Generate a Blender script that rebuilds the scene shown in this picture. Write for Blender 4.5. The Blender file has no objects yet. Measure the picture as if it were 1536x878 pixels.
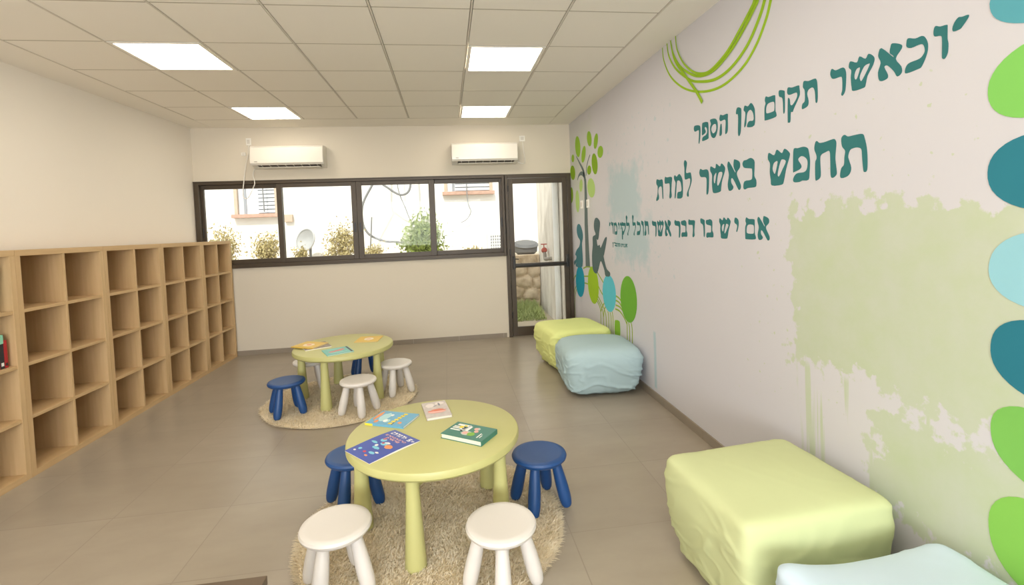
import bpy, bmesh, math, random
from math import pi, sin, cos, radians
from mathutils import Vector, Matrix, noise, Euler
S = bpy.context.scene
C = S.collection

# ---------------------------------------------------------------- camera, world, sun, exposure
cam = bpy.data.cameras.new('camera'); co = bpy.data.objects.new('camera', cam); C.objects.link(co)
cam.sensor_width = 36; cam.lens = 724.6 / 1536 * 36
cam.shift_y = -(439 - 364.07) / 1536
cam.clip_start = .05; cam.clip_end = 100
def cam_axes(rx, ry, rz):
    return Matrix.Rotation(rz, 3, 'Z') @ Matrix.Rotation(rx, 3, 'X') @ Matrix.Rotation(ry, 3, 'Y')
A = cam_axes(-.0415, .0376, -.1334)
r_, f_, u_ = A.col[0], A.col[1], A.col[2]
M = Matrix((r_, u_, -f_)).transposed().to_4x4(); M.translation = (2.7946, -2.9803, 1.549)
co.matrix_world = M
S.camera = co
S.view_settings.view_transform = 'Standard'; S.view_settings.look = 'None'
S.view_settings.gamma = 1; S.view_settings.use_curve_mapping = False
S.view_settings.exposure = 0.04
W = bpy.data.worlds.new('World'); S.world = W; W.use_nodes = True
bg = W.node_tree.nodes['Background']; bg.inputs[0].default_value = (.93, .97, 1, 1); bg.inputs[1].default_value = 1.8
sun = bpy.data.lights.new('sun', 'SUN'); sun.energy = 3.9; sun.angle = .02; sun.color = (1, .96, .88)
so = bpy.data.objects.new('sun', sun); C.objects.link(so); so.location = (2, -4, 9)
so.rotation_euler = Vector((.25, 1, -1.05)).to_track_quat('-Z', 'Y').to_euler()
# added fill lamp outside an unseen rear opening, for neutral light behind the camera
fill_lamp = bpy.data.lights.new('rear_fill', 'AREA'); fill_lamp.shape = 'RECTANGLE'; fill_lamp.size = 3.6; fill_lamp.size_y = 1.5
fill_lamp.energy = 250; fill_lamp.color = (.91, .96, 1)
do = bpy.data.objects.new('rear_fill', fill_lamp); C.objects.link(do); do.location = (2.2, -6.75, 1.65)
do.rotation_euler = Vector((0, 1, -.06)).to_track_quat('-Z', 'Z').to_euler()
PANEL_STRENGTH = 10.2; PANEL_COLOR = (1, .91, .775, 1)
H = 2.85; YB = 3.46; XR = 4.498; YR = -6.5; TH = -.0305     # room: height, back wall, right wall, rear wall, skew of left wall
def front_x(y): return .0736 + math.tan(-TH) * (y - 1.5)     # front plane of the bookcases
def left_x(y): return front_x(y) - .40

# ---------------------------------------------------------------- materials
def srgb(r, g, b):
    f = lambda c: (c / 255 / 12.92) if c / 255 <= .04045 else ((c / 255 + .055) / 1.055) ** 2.4
    return (f(r), f(g), f(b), 1)
class NT:
    def __init__(s, name):
        s.m = bpy.data.materials.new(name); s.m.use_nodes = True; s.t = s.m.node_tree; s.n = s.t.nodes; s.l = s.t.links
        s.b = s.n['Principled BSDF']
    def new(s, typ, **k):
        n = s.n.new(typ)
        for a, v in k.items(): setattr(n, a, v)
        return n
    def put(s, sock, v):
        if isinstance(v, bpy.types.NodeSocket): s.l.new(v, sock)
        elif v is not None: sock.default_value = v
    def math(s, op, a, b=None, c=None, clamp=False):
        n = s.new('ShaderNodeMath', operation=op, use_clamp=clamp); s.put(n.inputs[0], a); s.put(n.inputs[1], b); s.put(n.inputs[2], c)
        return n.outputs[0]
    def mix(s, fac, a, b):
        n = s.new('ShaderNodeMix', data_type='RGBA'); s.put(n.inputs[0], fac); s.put(n.inputs[6], a); s.put(n.inputs[7], b)
        return n.outputs[2]
    def coord(s): return s.new('ShaderNodeTexCoord').outputs['Object']
    def mapping(s, v, scale=(1, 1, 1), loc=(0, 0, 0)):
        n = s.new('ShaderNodeMapping'); s.put(n.inputs[0], v); n.inputs[1].default_value = loc; n.inputs[3].default_value = scale
        return n.outputs[0]
    def noise(s, v, scale, detail=3, rough=.5):
        n = s.new('ShaderNodeTexNoise'); s.put(n.inputs['Vector'], v); n.inputs['Scale'].default_value = scale
        n.inputs['Detail'].default_value = detail; n.inputs['Roughness'].default_value = rough
        return n.outputs[0]
    def ramp(s, v, a, b):
        n = s.new('ShaderNodeMapRange'); s.put(n.inputs[0], v); n.inputs[1].default_value = a; n.inputs[2].default_value = b
        return n.outputs[0]
    def bump(s, h, strength=.2, dist=.01):
        n = s.new('ShaderNodeBump'); n.inputs['Strength'].default_value = strength; n.inputs['Distance'].default_value = dist
        s.put(n.inputs['Height'], h); s.l.new(n.outputs[0], s.b.inputs['Normal'])
    def set(s, color=None, rough=None, metal=None, spec=None):
        if color is not None: s.put(s.b.inputs['Base Color'], color)
        if rough is not None: s.put(s.b.inputs['Roughness'], rough)
        if metal is not None: s.b.inputs['Metallic'].default_value = metal
        if spec is not None: s.b.inputs['Specular IOR Level'].default_value = spec
def plain(name, col, rough=.5, metal=0, spec=.5, var=.04, vscale=6, bump=0, bscale=120):
    t = NT(name); c = t.coord()
    n = t.noise(c, vscale, 3)
    d = tuple(x * (1 - var) for x in col[:3]) + (1,); e = tuple(min(1, x * (1 + var)) for x in col[:3]) + (1,)
    t.set(t.mix(n, d, e), rough, metal, spec)
    if bump: t.bump(t.noise(c, bscale, 2), bump, .002)
    return t.m
def glass_mat():
    t = NT('clear_glass'); t.n.remove(t.b)
    tr = t.new('ShaderNodeBsdfTransparent'); tr.inputs[0].default_value = (.97, .98, .97, 1)
    gl = t.new('ShaderNodeBsdfGlossy'); gl.inputs['Roughness'].default_value = .02
    fr = t.new('ShaderNodeFresnel'); fr.inputs[0].default_value = 1.45
    mx = t.new('ShaderNodeMixShader'); t.l.new(t.math('MULTIPLY', fr.outputs[0], .22), mx.inputs[0])
    t.l.new(tr.outputs[0], mx.inputs[1]); t.l.new(gl.outputs[0], mx.inputs[2]); t.l.new(mx.outputs[0], t.n['Material Output'].inputs[0])
    return t.m
def emit_mat():
    t = NT('led_diffuser'); t.set((.9, .9, .88, 1), .4)
    t.b.inputs['Emission Color'].default_value = PANEL_COLOR; t.b.inputs['Emission Strength'].default_value = PANEL_STRENGTH
    return t.m
def wood_mat(name, axis):
    t = NT(name); c = t.coord()
    sc = {'z': (26, 26, 1.3), 'y': (26, 1.3, 26)}[axis]
    n1 = t.noise(t.mapping(c, sc), 1.6, 5, .6); n2 = t.noise(t.mapping(c, tuple(x * .25 for x in sc)), 1.3, 3)
    k = t.math('ADD', t.math('MULTIPLY', n1, .55), t.math('MULTIPLY', n2, .45))
    t.set(t.mix(t.ramp(k, .3, .7), srgb(188, 155, 110), srgb(208, 177, 134)), .45, spec=.35)
    return t.m
def floor_mat():
    t = NT('floor_tile'); c = t.coord()
    br = t.new('ShaderNodeTexBrick', offset=0.0, squash=1.0)
    t.l.new(t.mapping(c, loc=(-.905 + .609 * 10, .1 + 6, 0)), br.inputs['Vector'])
    br.inputs['Scale'].default_value = 1; br.inputs['Brick Width'].default_value = .609; br.inputs['Row Height'].default_value = .6
    br.inputs['Mortar Size'].default_value = .0028; br.inputs['Mortar Smooth'].default_value = .1
    br.inputs['Color1'].default_value = srgb(162, 151, 134); br.inputs['Color2'].default_value = srgb(168, 157, 140); br.inputs['Mortar'].default_value = srgb(147, 136, 121)
    n = t.noise(t.mapping(c, (1, 2.2, 1)), 1.7, 6, .6)
    col = t.mix(t.ramp(n, .3, .72), srgb(148, 136, 120), br.outputs[0])
    col = t.mix(.72, br.outputs[0], col)
    t.set(col, t.ramp(t.noise(c, 3, 4), .2, .8), spec=.45)
    rr = t.ramp(t.noise(c, 3, 4), .2, .8); mp = t.new('ShaderNodeMapRange'); t.put(mp.inputs[0], rr); mp.inputs[3].default_value = .275; mp.inputs[4].default_value = .30
    t.put(t.b.inputs['Roughness'], mp.outputs[0])
    t.bump(t.math('MULTIPLY', br.outputs['Fac'], -1), .25, .002)
    return t.m
def wall_mat(name, col):
    t = NT(name); c = t.coord()
    n = t.noise(c, 1.5, 3)
    t.set(t.mix(n, tuple(x * .985 for x in col[:3]) + (1,), col), .75, spec=.25)
    t.bump(t.noise(c, 180, 2), .06, .002)
    return t.m
def mural_wall_mat():
    t = NT('mural_wall_paint'); c = t.coord()
    sp = t.new('ShaderNodeSeparateXYZ'); t.l.new(c, sp.inputs[0]); y, z = sp.outputs[1], sp.outputs[2]
    flat = t.mapping(c, (0, 1, 1))
    def box(yc, hy, zc, hz):
        return t.math('MAXIMUM', t.math('SUBTRACT', t.math('ABSOLUTE', t.math('SUBTRACT', y, yc)), hy), t.math('SUBTRACT', t.math('ABSOLUTE', t.math('SUBTRACT', z, zc)), hz))
    nz = t.math('SUBTRACT', t.noise(flat, 5.5, 6, .62), .5)
    nf = t.math('SUBTRACT', t.noise(flat, 16, 4, .6), .5)
    rag = t.math('ADD', t.math('MULTIPLY', nz, .40), t.math('MULTIPLY', nf, .26))
    base = t.mix(t.noise(c, 1.5, 3), srgb(205, 203, 208), srgb(210, 207, 211))
    # green splash with ragged rim, a second patch beneath it and drips between them
    g1 = t.math('MINIMUM', box(-1.62, .83, 1.20, .38), box(-1.75, .50, .54, .20))
    m1 = t.ramp(t.math('ADD', g1, rag), .012, -.012)
    dr = t.noise(t.mapping(c, (0, 22, .9)), 1.0, 2)
    dz = box(-1.5, .68, .52, .30)
    md = t.math('MULTIPLY', t.ramp(dr, .60, .66), t.ramp(t.math('ADD', dz, t.math('MULTIPLY', nz, .2)), .02, -.02))
    spk = t.math('MULTIPLY', t.ramp(t.noise(flat, 26, 2), .69, .72), t.ramp(t.math('ADD', box(-1.5, 1.15, 1.3, .75), t.math('MULTIPLY', nz, .3)), .05, -.05))
    mg = t.math('MAXIMUM', m1, t.math('MAXIMUM', md, spk))
    col = t.mix(t.math('MULTIPLY', mg, t.ramp(nz, -.9, .45)), base, srgb(184, 198, 156))
    # pale blue splash and one blue drip
    b1 = t.math('MINIMUM', box(1.52, .40, 1.78, .27), box(1.35, .42, 1.35, .20))
    mb = t.ramp(t.math('ADD', b1, t.math('MULTIPLY', rag, 1.1)), .07, -.10)
    spb = t.math('MULTIPLY', t.ramp(t.noise(flat, 19, 3), .62, .68), t.ramp(t.math('ADD', box(1.2, .75, 1.75, .75), t.math('MULTIPLY', nz, .3)), .05, -.05))
    bd = t.ramp(t.math('ADD', box(.875, .022, .34, .24), t.math('MULTIPLY', nf, .02)), .01, -.01)
    mb = t.math('MAXIMUM', t.math('MULTIPLY', mb, .48), t.math('MAXIMUM', t.math('MULTIPLY', spb, .28), t.math('MULTIPLY', bd, .55)))
    col = t.mix(mb, col, srgb(142, 188, 194))
    # thin green wash behind the tree
    gt = t.ramp(t.math('ADD', box(3.05, .45, 2.15, .5), t.math('MULTIPLY', rag, 1.3)), .25, -.30)
    col = t.mix(t.math('MULTIPLY', gt, .30), col, srgb(172, 190, 132))
    t.set(col, .6, spec=.3); t.bump(t.noise(c, 180, 2), .05, .002)
    return t.m
MT = {}
MT['wall'] = wall_mat('cream_paint_dimmed', srgb(219, 209, 191)); MT['wall_l'] = wall_mat('cream_paint_flash_lit', srgb(238, 230, 217))  # one cream paint: left wall lightened for flash, back wall darkened in the colour
MT['mural'] = mural_wall_mat()
MT['ceiling'] = wall_mat('ceiling_board', srgb(243, 238, 228))
MT['bar'] = plain('ceiling_bar', srgb(215, 208, 196), .5)
MT['tee'] = plain('ceiling_tee', srgb(176, 167, 150), .6)
MT['floor'] = floor_mat()
MT['skirting'] = plain('skirting_tile', srgb(146, 134, 119), .4, var=.06)
MT['woodz'] = wood_mat('birch_grain_upright', 'z'); MT['woody'] = wood_mat('birch_grain_level', 'y')
MT['frame'] = plain('bronze_aluminium', srgb(72, 60, 45), .42, .1)
MT['black'] = plain('black_plastic', srgb(40, 36, 33), .35)
MT['glass'] = glass_mat(); MT['led'] = emit_mat()
MT['white'] = plain('white_plastic', srgb(240, 236, 226), .28, var=.01)
MT['acwhite'] = plain('air_conditioner_white', srgb(226, 220, 208), .25, var=.01)
MT['acdark'] = plain('vent_grey', srgb(92, 84, 74), .5)
MT['lime'] = plain('lime_plastic', srgb(190, 187, 124), .42, var=.02, bump=.05, bscale=300)
MT['navy'] = plain('blue_plastic', srgb(25, 70, 126), .42, var=.05, bump=.05, bscale=300)
MT['cream'] = plain('white_stool_plastic', srgb(220, 214, 207), .45, var=.01, bump=.05, bscale=300)
def pile_mat():
    t = NT('beige_pile'); n = t.noise(t.coord(), 9, 3); c = t.mix(n, srgb(236, 224, 198), srgb(252, 244, 226)); t.set(c, .9, spec=.1)
    tl = t.new('ShaderNodeBsdfTranslucent'); t.put(tl.inputs[0], c); mx = t.new('ShaderNodeMixShader'); mx.inputs[0].default_value = .45
    t.l.new(t.b.outputs[0], mx.inputs[1]); t.l.new(tl.outputs[0], mx.inputs[2]); t.l.new(mx.outputs[0], t.n['Material Output'].inputs[0]); return t.m
MT['pile'] = pile_mat()
MT['rugbase'] = plain('rug_backing', srgb(232, 218, 190), .95, spec=.05)
MT['limecloth'] = plain('lime_cloth_flash_pale', srgb(202, 208, 158), .72, spec=.25, var=.03, bump=.06, bscale=500)  # near lime cube: pale wash of flash and flare put into the colour
MT['bluecloth'] = plain('blue_cloth_flash_pale', srgb(208, 226, 240), .72, spec=.25, var=.03, bump=.06, bscale=500)  # near blue cube: stronger front light painted into the fabric colour
MT['limecloth2'] = plain('lime_cloth_no_flash', srgb(224, 230, 150), .72, spec=.25, var=.03, bump=.06, bscale=500)  # far lime cube: same fabric, coloured without the pale flash wash
MT['bluecloth2'] = plain('blue_cloth_no_flash', srgb(172, 194, 197), .72, spec=.25, var=.03, bump=.06, bscale=500)  # far blue cube: same fabric, darkened for the dimmer light at the back
MT['teal'] = plain('teal_lettering', srgb(56, 116, 116), .85, var=.06, spec=.15)
def P(name, rgb, **k):
    if name.endswith('_paint'): k = dict(dict(rough=.85, spec=.15), **k)
    return plain(name, srgb(*rgb), **k)

# ---------------------------------------------------------------- helpers
class MB:
    """collects shapes, then links them as ONE mesh object"""
    def __init__(s): s.bm = bmesh.new()
    def box(s, a, b, bevel=0):
        g = bmesh.ops.create_cube(s.bm, size=1)['verts']
        for v in g: v.co = Vector([(a[i] + b[i]) / 2 + v.co[i] * (b[i] - a[i]) for i in range(3)])
        if bevel:
            e = list({e for v in g for e in v.link_edges})
            bmesh.ops.bevel(s.bm, geom=e, offset=bevel, segments=2, profile=.6, affect='EDGES')
        return s
    def lathe(s, prof, n=32, M=None):
        rings = []
        for r, z in prof:
            if r < 1e-6: rings.append([s.bm.verts.new((0, 0, z))])
            else: rings.append([s.bm.verts.new((r * cos(2 * pi * i / n), r * sin(2 * pi * i / n), z)) for i in range(n)])
        for a, b in zip(rings, rings[1:]):
            for i in range(n):
                j = (i + 1) % n
                if len(a) == 1 and len(b) == 1: continue
                if len(a) == 1: s.bm.faces.new((a[0], b[j], b[i]))
                elif len(b) == 1: s.bm.faces.new((a[i], a[j], b[0]))
                else: s.bm.faces.new((a[i], a[j], b[j], b[i]))
        if M is not None:
            for rg in rings:
                for v in rg: v.co = M @ v.co
        return s
    def tube(s, pts, r, n=8, r2=None):
        pts = [Vector(p) for p in pts]; rings = []; up = Vector((.13, .29, .95)).normalized()
        for i, p in enumerate(pts):
            d = (pts[min(i + 1, len(pts) - 1)] - pts[max(i - 1, 0)]).normalized()
            a = d.cross(up)
            if a.length < 1e-3: a = d.cross(Vector((1, 0, 0)))
            a.normalize(); b = d.cross(a)
            rr = r if r2 is None else r + (r2 - r) * i / max(1, len(pts) - 1)
            rings.append([s.bm.verts.new(p + rr * (cos(2 * pi * k / n) * a + sin(2 * pi * k / n) * b)) for k in range(n)])
        for a, b in zip(rings, rings[1:]):
            for k in range(n): s.bm.faces.new((a[k], a[(k + 1) % n], b[(k + 1) % n], b[k]))
        s.bm.faces.new(rings[0][::-1]); s.bm.faces.new(rings[-1])
        return s
    def poly(s, pts): s.bm.faces.new([s.bm.verts.new(p) for p in pts]); return s
    def prism(s, prof, axis, a, b):
        """closed profile of 2-D points pushed from a to b along an axis"""
        def put(p, t): return {'x': (t, p[0], p[1]), 'y': (p[0], t, p[1]), 'z': (p[0], p[1], t)}[axis]
        v0 = [s.bm.verts.new(put(p, a)) for p in prof]; v1 = [s.bm.verts.new(put(p, b)) for p in prof]
        n = len(prof)
        for i in range(n): s.bm.faces.new((v0[i], v0[(i + 1) % n], v1[(i + 1) % n], v1[i]))
        s.bm.faces.new(v0[::-1]); s.bm.faces.new(v1)
        return s
    def build(s, name, m, parent=None, smooth=False, fix=True):
        if fix: bmesh.ops.recalc_face_normals(s.bm, faces=s.bm.faces)
        me = bpy.data.meshes.new(name); s.bm.to_mesh(me); s.bm.free()
        return link(name, me, m, parent, smooth)
def link(name, me, m, parent=None, smooth=False):
    me.materials.append(m)
    if smooth:
        me.polygons.foreach_set('use_smooth', [True] * len(me.polygons))
        try: me.set_sharp_from_angle(angle=radians(38))
        except Exception: pass
    o = bpy.data.objects.new(name, me); C.objects.link(o)
    if parent: o.parent = parent
    return o
def raw(name, verts, faces, m, parent=None, smooth=False):
    me = bpy.data.meshes.new(name); me.from_pydata(verts, [], faces); me.update()
    return link(name, me, m, parent, smooth)
def tag(o, label=None, cat=None, group=None, kind=None):
    if label: o['label'] = label
    if cat: o['category'] = cat
    if group: o['group'] = group
    if kind: o['kind'] = kind
    return o
def empty(name, loc=(0, 0, 0), rz=0):
    o = bpy.data.objects.new(name, None); o.empty_display_size = .1; C.objects.link(o); o.location = loc; o.rotation_euler.z = rz
    return o
def copy_tree(o, parent=None):
    c = o.copy(); C.objects.link(c)
    if parent: c.parent = parent
    for ch in list(o.children): copy_tree(ch, c)
    return c
def struct(o): o['kind'] = 'structure'; return o
def smooth_closed(p, n=3):
    o = []; L = len(p)
    for i in range(L):
        a, b, c, d = (Vector(p[(i + k) % L]) for k in (-1, 0, 1, 2))
        for j in range(n):
            t = j / n
            o.append(.5 * ((2 * b) + (c - a) * t + (2 * a - 5 * b + 4 * c - d) * t * t + (3 * b - a - 3 * c + d) * t ** 3))
    return o
def smooth_open(p, n=6):
    p = [Vector(q) for q in p]; o = []
    for i in range(len(p) - 1):
        a, b, c, d = p[max(i - 1, 0)], p[i], p[i + 1], p[min(i + 2, len(p) - 1)]
        for j in range(n):
            t = j / n
            o.append(.5 * ((2 * b) + (c - a) * t + (2 * a - 5 * b + 4 * c - d) * t * t + (3 * b - a - 3 * c + d) * t ** 3))
    return o + [p[-1]]
def fill2d(outlines, thick=.0006):
    """filled flat shape with holes, from 2-D outlines -> (verts, faces)"""
    cu = bpy.data.curves.new('shape', 'CURVE'); cu.dimensions = '2D'; cu.fill_mode = 'BOTH'; cu.extrude = thick
    for q in outlines:
        sp = cu.splines.new('POLY'); sp.points.add(len(q) - 1); sp.use_cyclic_u = True
        for k, v in enumerate(q): sp.points[k].co = (v[0], v[1], 0, 1)
    ob = bpy.data.objects.new('shape', cu); C.objects.link(ob)
    me = bpy.data.meshes.new_from_object(ob.evaluated_get(bpy.context.evaluated_depsgraph_get()))
    vs = [v.co.copy() for v in me.vertices]; fs = [list(p.vertices) for p in me.polygons]
    bpy.data.objects.remove(ob); bpy.data.curves.remove(cu); bpy.data.meshes.remove(me)
    return vs, fs
def wall_shape(name, shapes, m, parent=None, off=.0012):
    """shapes: list of outline groups in millimetres (y, z) on the right-hand wall"""
    V, F = [], []
    for g in shapes:
        vs, fs = fill2d([[(-p[0] / 1000, p[1] / 1000) for p in q] for q in g])
        b = len(V); V += [(XR - off - v[2], -v[0], v[1]) for v in vs]; F += [[i + b for i in f] for f in fs]
    return raw(name, V, F, m, parent)
def ribbon(pts, w0, w1=None):
    """open line -> closed outline of the given width (mm)"""
    p = smooth_open(pts); n = len(p); L, R = [], []
    for i in range(n):
        d = p[min(i + 1, n - 1)] - p[max(i - 1, 0)]
        d = Vector((d[0], d[1])).normalized(); nn = Vector((-d[1], d[0])); w = (w0 if w1 is None else w0 + (w1 - w0) * i / (n - 1)) / 2
        q = Vector((p[i][0], p[i][1])); L.append(q + nn * w); R.append(q - nn * w)
    return L + R[::-1]
def fbm(p, o=4):
    return sum(noise.noise(Vector(p) * 2 ** k) / 2 ** k for k in range(o))
GLYPH={"quote":[[[98,90],[100,68],[64,15],[48,0],[8,0],[0,30],[14,72],[38,100],[62,92]]],"kaf":[[[7,86],[14,100],[47,91],[74,91],[90,82],[100,62],[97,37],[74,6],[56,2],[8,0],[0,7],[7,22],[23,28],[65,30],[84,40],[87,51],[79,66],[60,70],[28,69],[9,76]]],"qof":[[[0,92],[8,100],[41,95],[91,94],[97,87],[100,72],[93,62],[53,36],[42,26],[27,27],[22,1],[6,0],[1,6],[5,66],[16,67],[21,61],[24,49],[43,47],[76,62],[79,74],[65,77],[17,77],[1,84]]],"vav":[[[0,91],[16,100],[91,91],[100,79],[100,20],[91,0],[73,3],[64,60],[11,74]]],"memsofit":[[[4,84],[13,100],[37,93],[87,91],[93,78],[92,30],[100,14],[93,1],[10,0],[0,8],[1,54],[11,71]],[[36,67],[75,66],[86,58],[85,32],[73,26],[23,27],[13,37],[18,58]]],"nunsofit":[[[2,91],[30,100],[90,93],[100,81],[88,26],[72,7],[46,0],[30,14],[38,60],[30,77],[0,78]]],"he":[[[4,87],[16,100],[46,92],[98,91],[100,67],[97,13],[73,0],[68,12],[76,58],[61,70],[17,69],[4,78]]],"samekh":[[[2,95],[17,100],[64,96],[92,81],[100,52],[89,21],[65,1],[36,0],[10,18],[0,57],[13,76]],[[51,69],[76,65],[82,45],[70,29],[37,24],[16,45],[27,62]]],"tav":[[[6,93],[14,100],[21,100],[32,95],[59,95],[84,93],[91,82],[98,61],[100,37],[99,12],[91,8],[86,13],[82,42],[80,59],[69,65],[53,66],[38,63],[31,49],[34,40],[42,22],[38,10],[27,3],[7,0],[0,6],[5,24],[15,31],[17,49],[20,63],[9,75]]],"het":[[[0,88],[6,99],[13,100],[23,94],[46,93],[83,96],[94,94],[99,84],[96,64],[94,44],[100,16],[97,7],[82,1],[73,8],[72,44],[69,68],[49,67],[31,63],[26,53],[28,20],[25,6],[10,0],[2,4],[2,45],[9,56],[8,66],[0,78]]],"pe":[[[4,91],[12,100],[30,98],[64,99],[88,92],[94,80],[100,56],[96,24],[89,3],[55,3],[37,0],[7,1],[0,9],[10,20],[28,26],[64,26],[81,34],[87,50],[82,62],[65,71],[48,73],[34,68],[34,62],[50,47],[44,38],[8,31],[1,35]]],"shin":[[[1,90],[7,96],[30,86],[43,100],[66,87],[78,98],[99,85],[100,73],[84,42],[73,9],[62,0],[17,1],[12,18],[8,40],[10,64],[0,78]],[[39,68],[46,64],[35,35],[27,36],[22,48],[27,62]],[[65,70],[84,63],[69,43],[52,25],[45,28],[49,45],[57,61]]],"bet":[[[0,88],[10,96],[31,97],[63,100],[88,89],[89,67],[87,40],[100,26],[100,9],[88,3],[39,3],[16,0],[3,7],[13,27],[64,29],[73,41],[72,61],[64,66],[18,71],[3,78]]],"alef":[[[0,88],[11,98],[40,76],[57,60],[64,60],[49,79],[53,98],[62,100],[95,90],[97,72],[75,59],[75,46],[100,17],[99,4],[88,0],[76,8],[44,38],[29,40],[29,26],[44,13],[33,3],[9,2],[0,23],[11,53],[2,75]]],"resh":[[[0,89],[12,100],[37,94],[78,93],[97,82],[100,50],[92,10],[81,0],[71,4],[75,43],[69,64],[19,68],[3,78]]],"lamed":[[[0,92],[16,100],[41,93],[40,85],[26,69],[37,63],[84,63],[95,56],[100,41],[79,25],[58,13],[57,0],[37,0],[34,9],[70,27],[81,39],[74,48],[19,46],[6,55],[7,76]]],"mem":[[[0,93],[13,99],[31,91],[63,100],[93,80],[100,54],[92,3],[38,0],[32,6],[41,25],[81,28],[83,49],[71,69],[44,74],[32,65],[23,33],[13,4],[2,5],[9,37],[17,66],[2,80]]],"dalet":[[[1,90],[10,100],[32,95],[100,92],[98,67],[91,34],[93,9],[72,0],[61,7],[69,34],[68,62],[58,68],[8,69],[0,80]]],"yod":[[[0,78],[23,100],[83,87],[100,61],[85,26],[60,0],[43,0],[43,8],[60,30],[57,48],[9,61]]],"heleg":[[[13,50],[27,52],[28,9],[9,0],[0,9]]],"gimel":[[[25,90],[60,100],[75,85],[80,40],[95,0],[75,0],[55,30],[20,22],[5,25],[5,5],[40,8],[55,22],[58,70],[30,72]]]}
LINE1=[[[[-1603,2166],[-1604,2157],[-1586,2136],[-1578,2130],[-1558,2130],[-1554,2142],[-1561,2159],[-1573,2170],[-1585,2167]]],[[[-1492,2162],[-1498,2172],[-1514,2164],[-1536,2161],[-1538,2150],[-1538,2114],[-1541,2096],[-1539,2068],[-1530,2051],[-1521,2054],[-1520,2071],[-1520,2121],[-1514,2133],[-1496,2137],[-1491,2147]]],[[[-1391,2151],[-1397,2168],[-1425,2157],[-1449,2157],[-1462,2146],[-1471,2121],[-1468,2089],[-1449,2051],[-1433,2045],[-1392,2043],[-1385,2052],[-1391,2070],[-1405,2078],[-1441,2080],[-1457,2093],[-1460,2107],[-1453,2126],[-1437,2130],[-1409,2129],[-1393,2138]]],[[[-1275,2152],[-1288,2172],[-1337,2121],[-1337,2127],[-1324,2141],[-1327,2162],[-1335,2173],[-1370,2156],[-1372,2140],[-1348,2111],[-1370,2076],[-1372,2052],[-1354,2043],[-1341,2066],[-1315,2096],[-1300,2095],[-1315,2062],[-1310,2047],[-1280,2048],[-1273,2083],[-1285,2116],[-1276,2139]]],[[[-1135,2156],[-1144,2169],[-1175,2154],[-1188,2174],[-1216,2155],[-1231,2170],[-1256,2148],[-1252,2122],[-1225,2085],[-1215,2050],[-1205,2042],[-1156,2043],[-1148,2060],[-1144,2101],[-1147,2130],[-1136,2143]],[[-1186,2130],[-1190,2123],[-1175,2089],[-1164,2090],[-1162,2108],[-1172,2127]],[[-1228,2131],[-1235,2124],[-1200,2075],[-1190,2078],[-1189,2096],[-1208,2126]]],[[[-1036,2154],[-1045,2169],[-1066,2156],[-1105,2156],[-1119,2135],[-1120,2099],[-1115,2056],[-1101,2038],[-1094,2046],[-1100,2064],[-1100,2109],[-1091,2121],[-1053,2123],[-1039,2137]]],[[[-871,2148],[-878,2165],[-907,2157],[-941,2157],[-954,2151],[-960,2127],[-962,2073],[-958,2047],[-949,2049],[-945,2098],[-932,2120],[-906,2117],[-897,2098],[-905,2066],[-899,2043],[-867,2036],[-862,2045],[-867,2061],[-882,2072],[-882,2119],[-872,2135]]],[[[-764,2151],[-771,2165],[-799,2157],[-842,2155],[-847,2142],[-850,2117],[-844,2099],[-810,2055],[-800,2038],[-787,2039],[-783,1995],[-769,1993],[-765,2003],[-768,2106],[-778,2108],[-782,2098],[-785,2077],[-801,2073],[-829,2099],[-832,2120],[-820,2126],[-779,2126],[-765,2137]]],[[[-702,2157],[-709,2168],[-742,2157],[-746,2143],[-746,2071],[-742,2047],[-734,2051],[-730,2120],[-707,2136]]],[[[-594,2145],[-602,2165],[-624,2156],[-670,2154],[-676,2138],[-675,2078],[-682,2058],[-676,2041],[-599,2040],[-590,2050],[-591,2107],[-600,2129]],[[-623,2124],[-659,2123],[-669,2112],[-668,2080],[-657,2073],[-611,2074],[-602,2086],[-607,2113]]],[[[-410,2145],[-421,2161],[-449,2150],[-477,2162],[-502,2134],[-509,2102],[-503,2034],[-442,2035],[-441,2052],[-459,2066],[-496,2063],[-494,2101],[-473,2125],[-449,2121],[-436,2099],[-430,2054],[-415,2039],[-413,2057],[-423,2096],[-424,2122],[-411,2135]]],[[[-338,2152],[-352,2167],[-382,2156],[-387,2135],[-381,2043],[-373,2011],[-360,2000],[-352,2023],[-356,2101],[-352,2128],[-337,2131]]],[[[-164,2148],[-175,2165],[-202,2155],[-250,2154],[-252,2123],[-249,2053],[-227,2036],[-223,2052],[-230,2111],[-216,2126],[-176,2125],[-164,2136]]],[[[-172,2101],[-185,2103],[-186,2048],[-168,2036],[-160,2047]]],[[[-56,2154],[-69,2160],[-111,2155],[-136,2137],[-143,2101],[-133,2064],[-112,2039],[-86,2038],[-63,2060],[-54,2108],[-66,2131]],[[-99,2122],[-122,2117],[-127,2093],[-116,2073],[-87,2067],[-68,2093],[-78,2114]]],[[[40,2150],[25,2158],[-20,2153],[-35,2135],[-35,2059],[-26,2043],[36,2039],[44,2049],[35,2065],[-5,2073],[-20,2091],[-15,2115],[4,2125],[10,2117],[-1,2098],[5,2087],[40,2078],[45,2091]]],[[[147,2150],[134,2160],[83,2152],[64,2134],[66,2083],[80,2034],[90,2039],[82,2104],[90,2121],[133,2119],[148,2135]]]]
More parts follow.
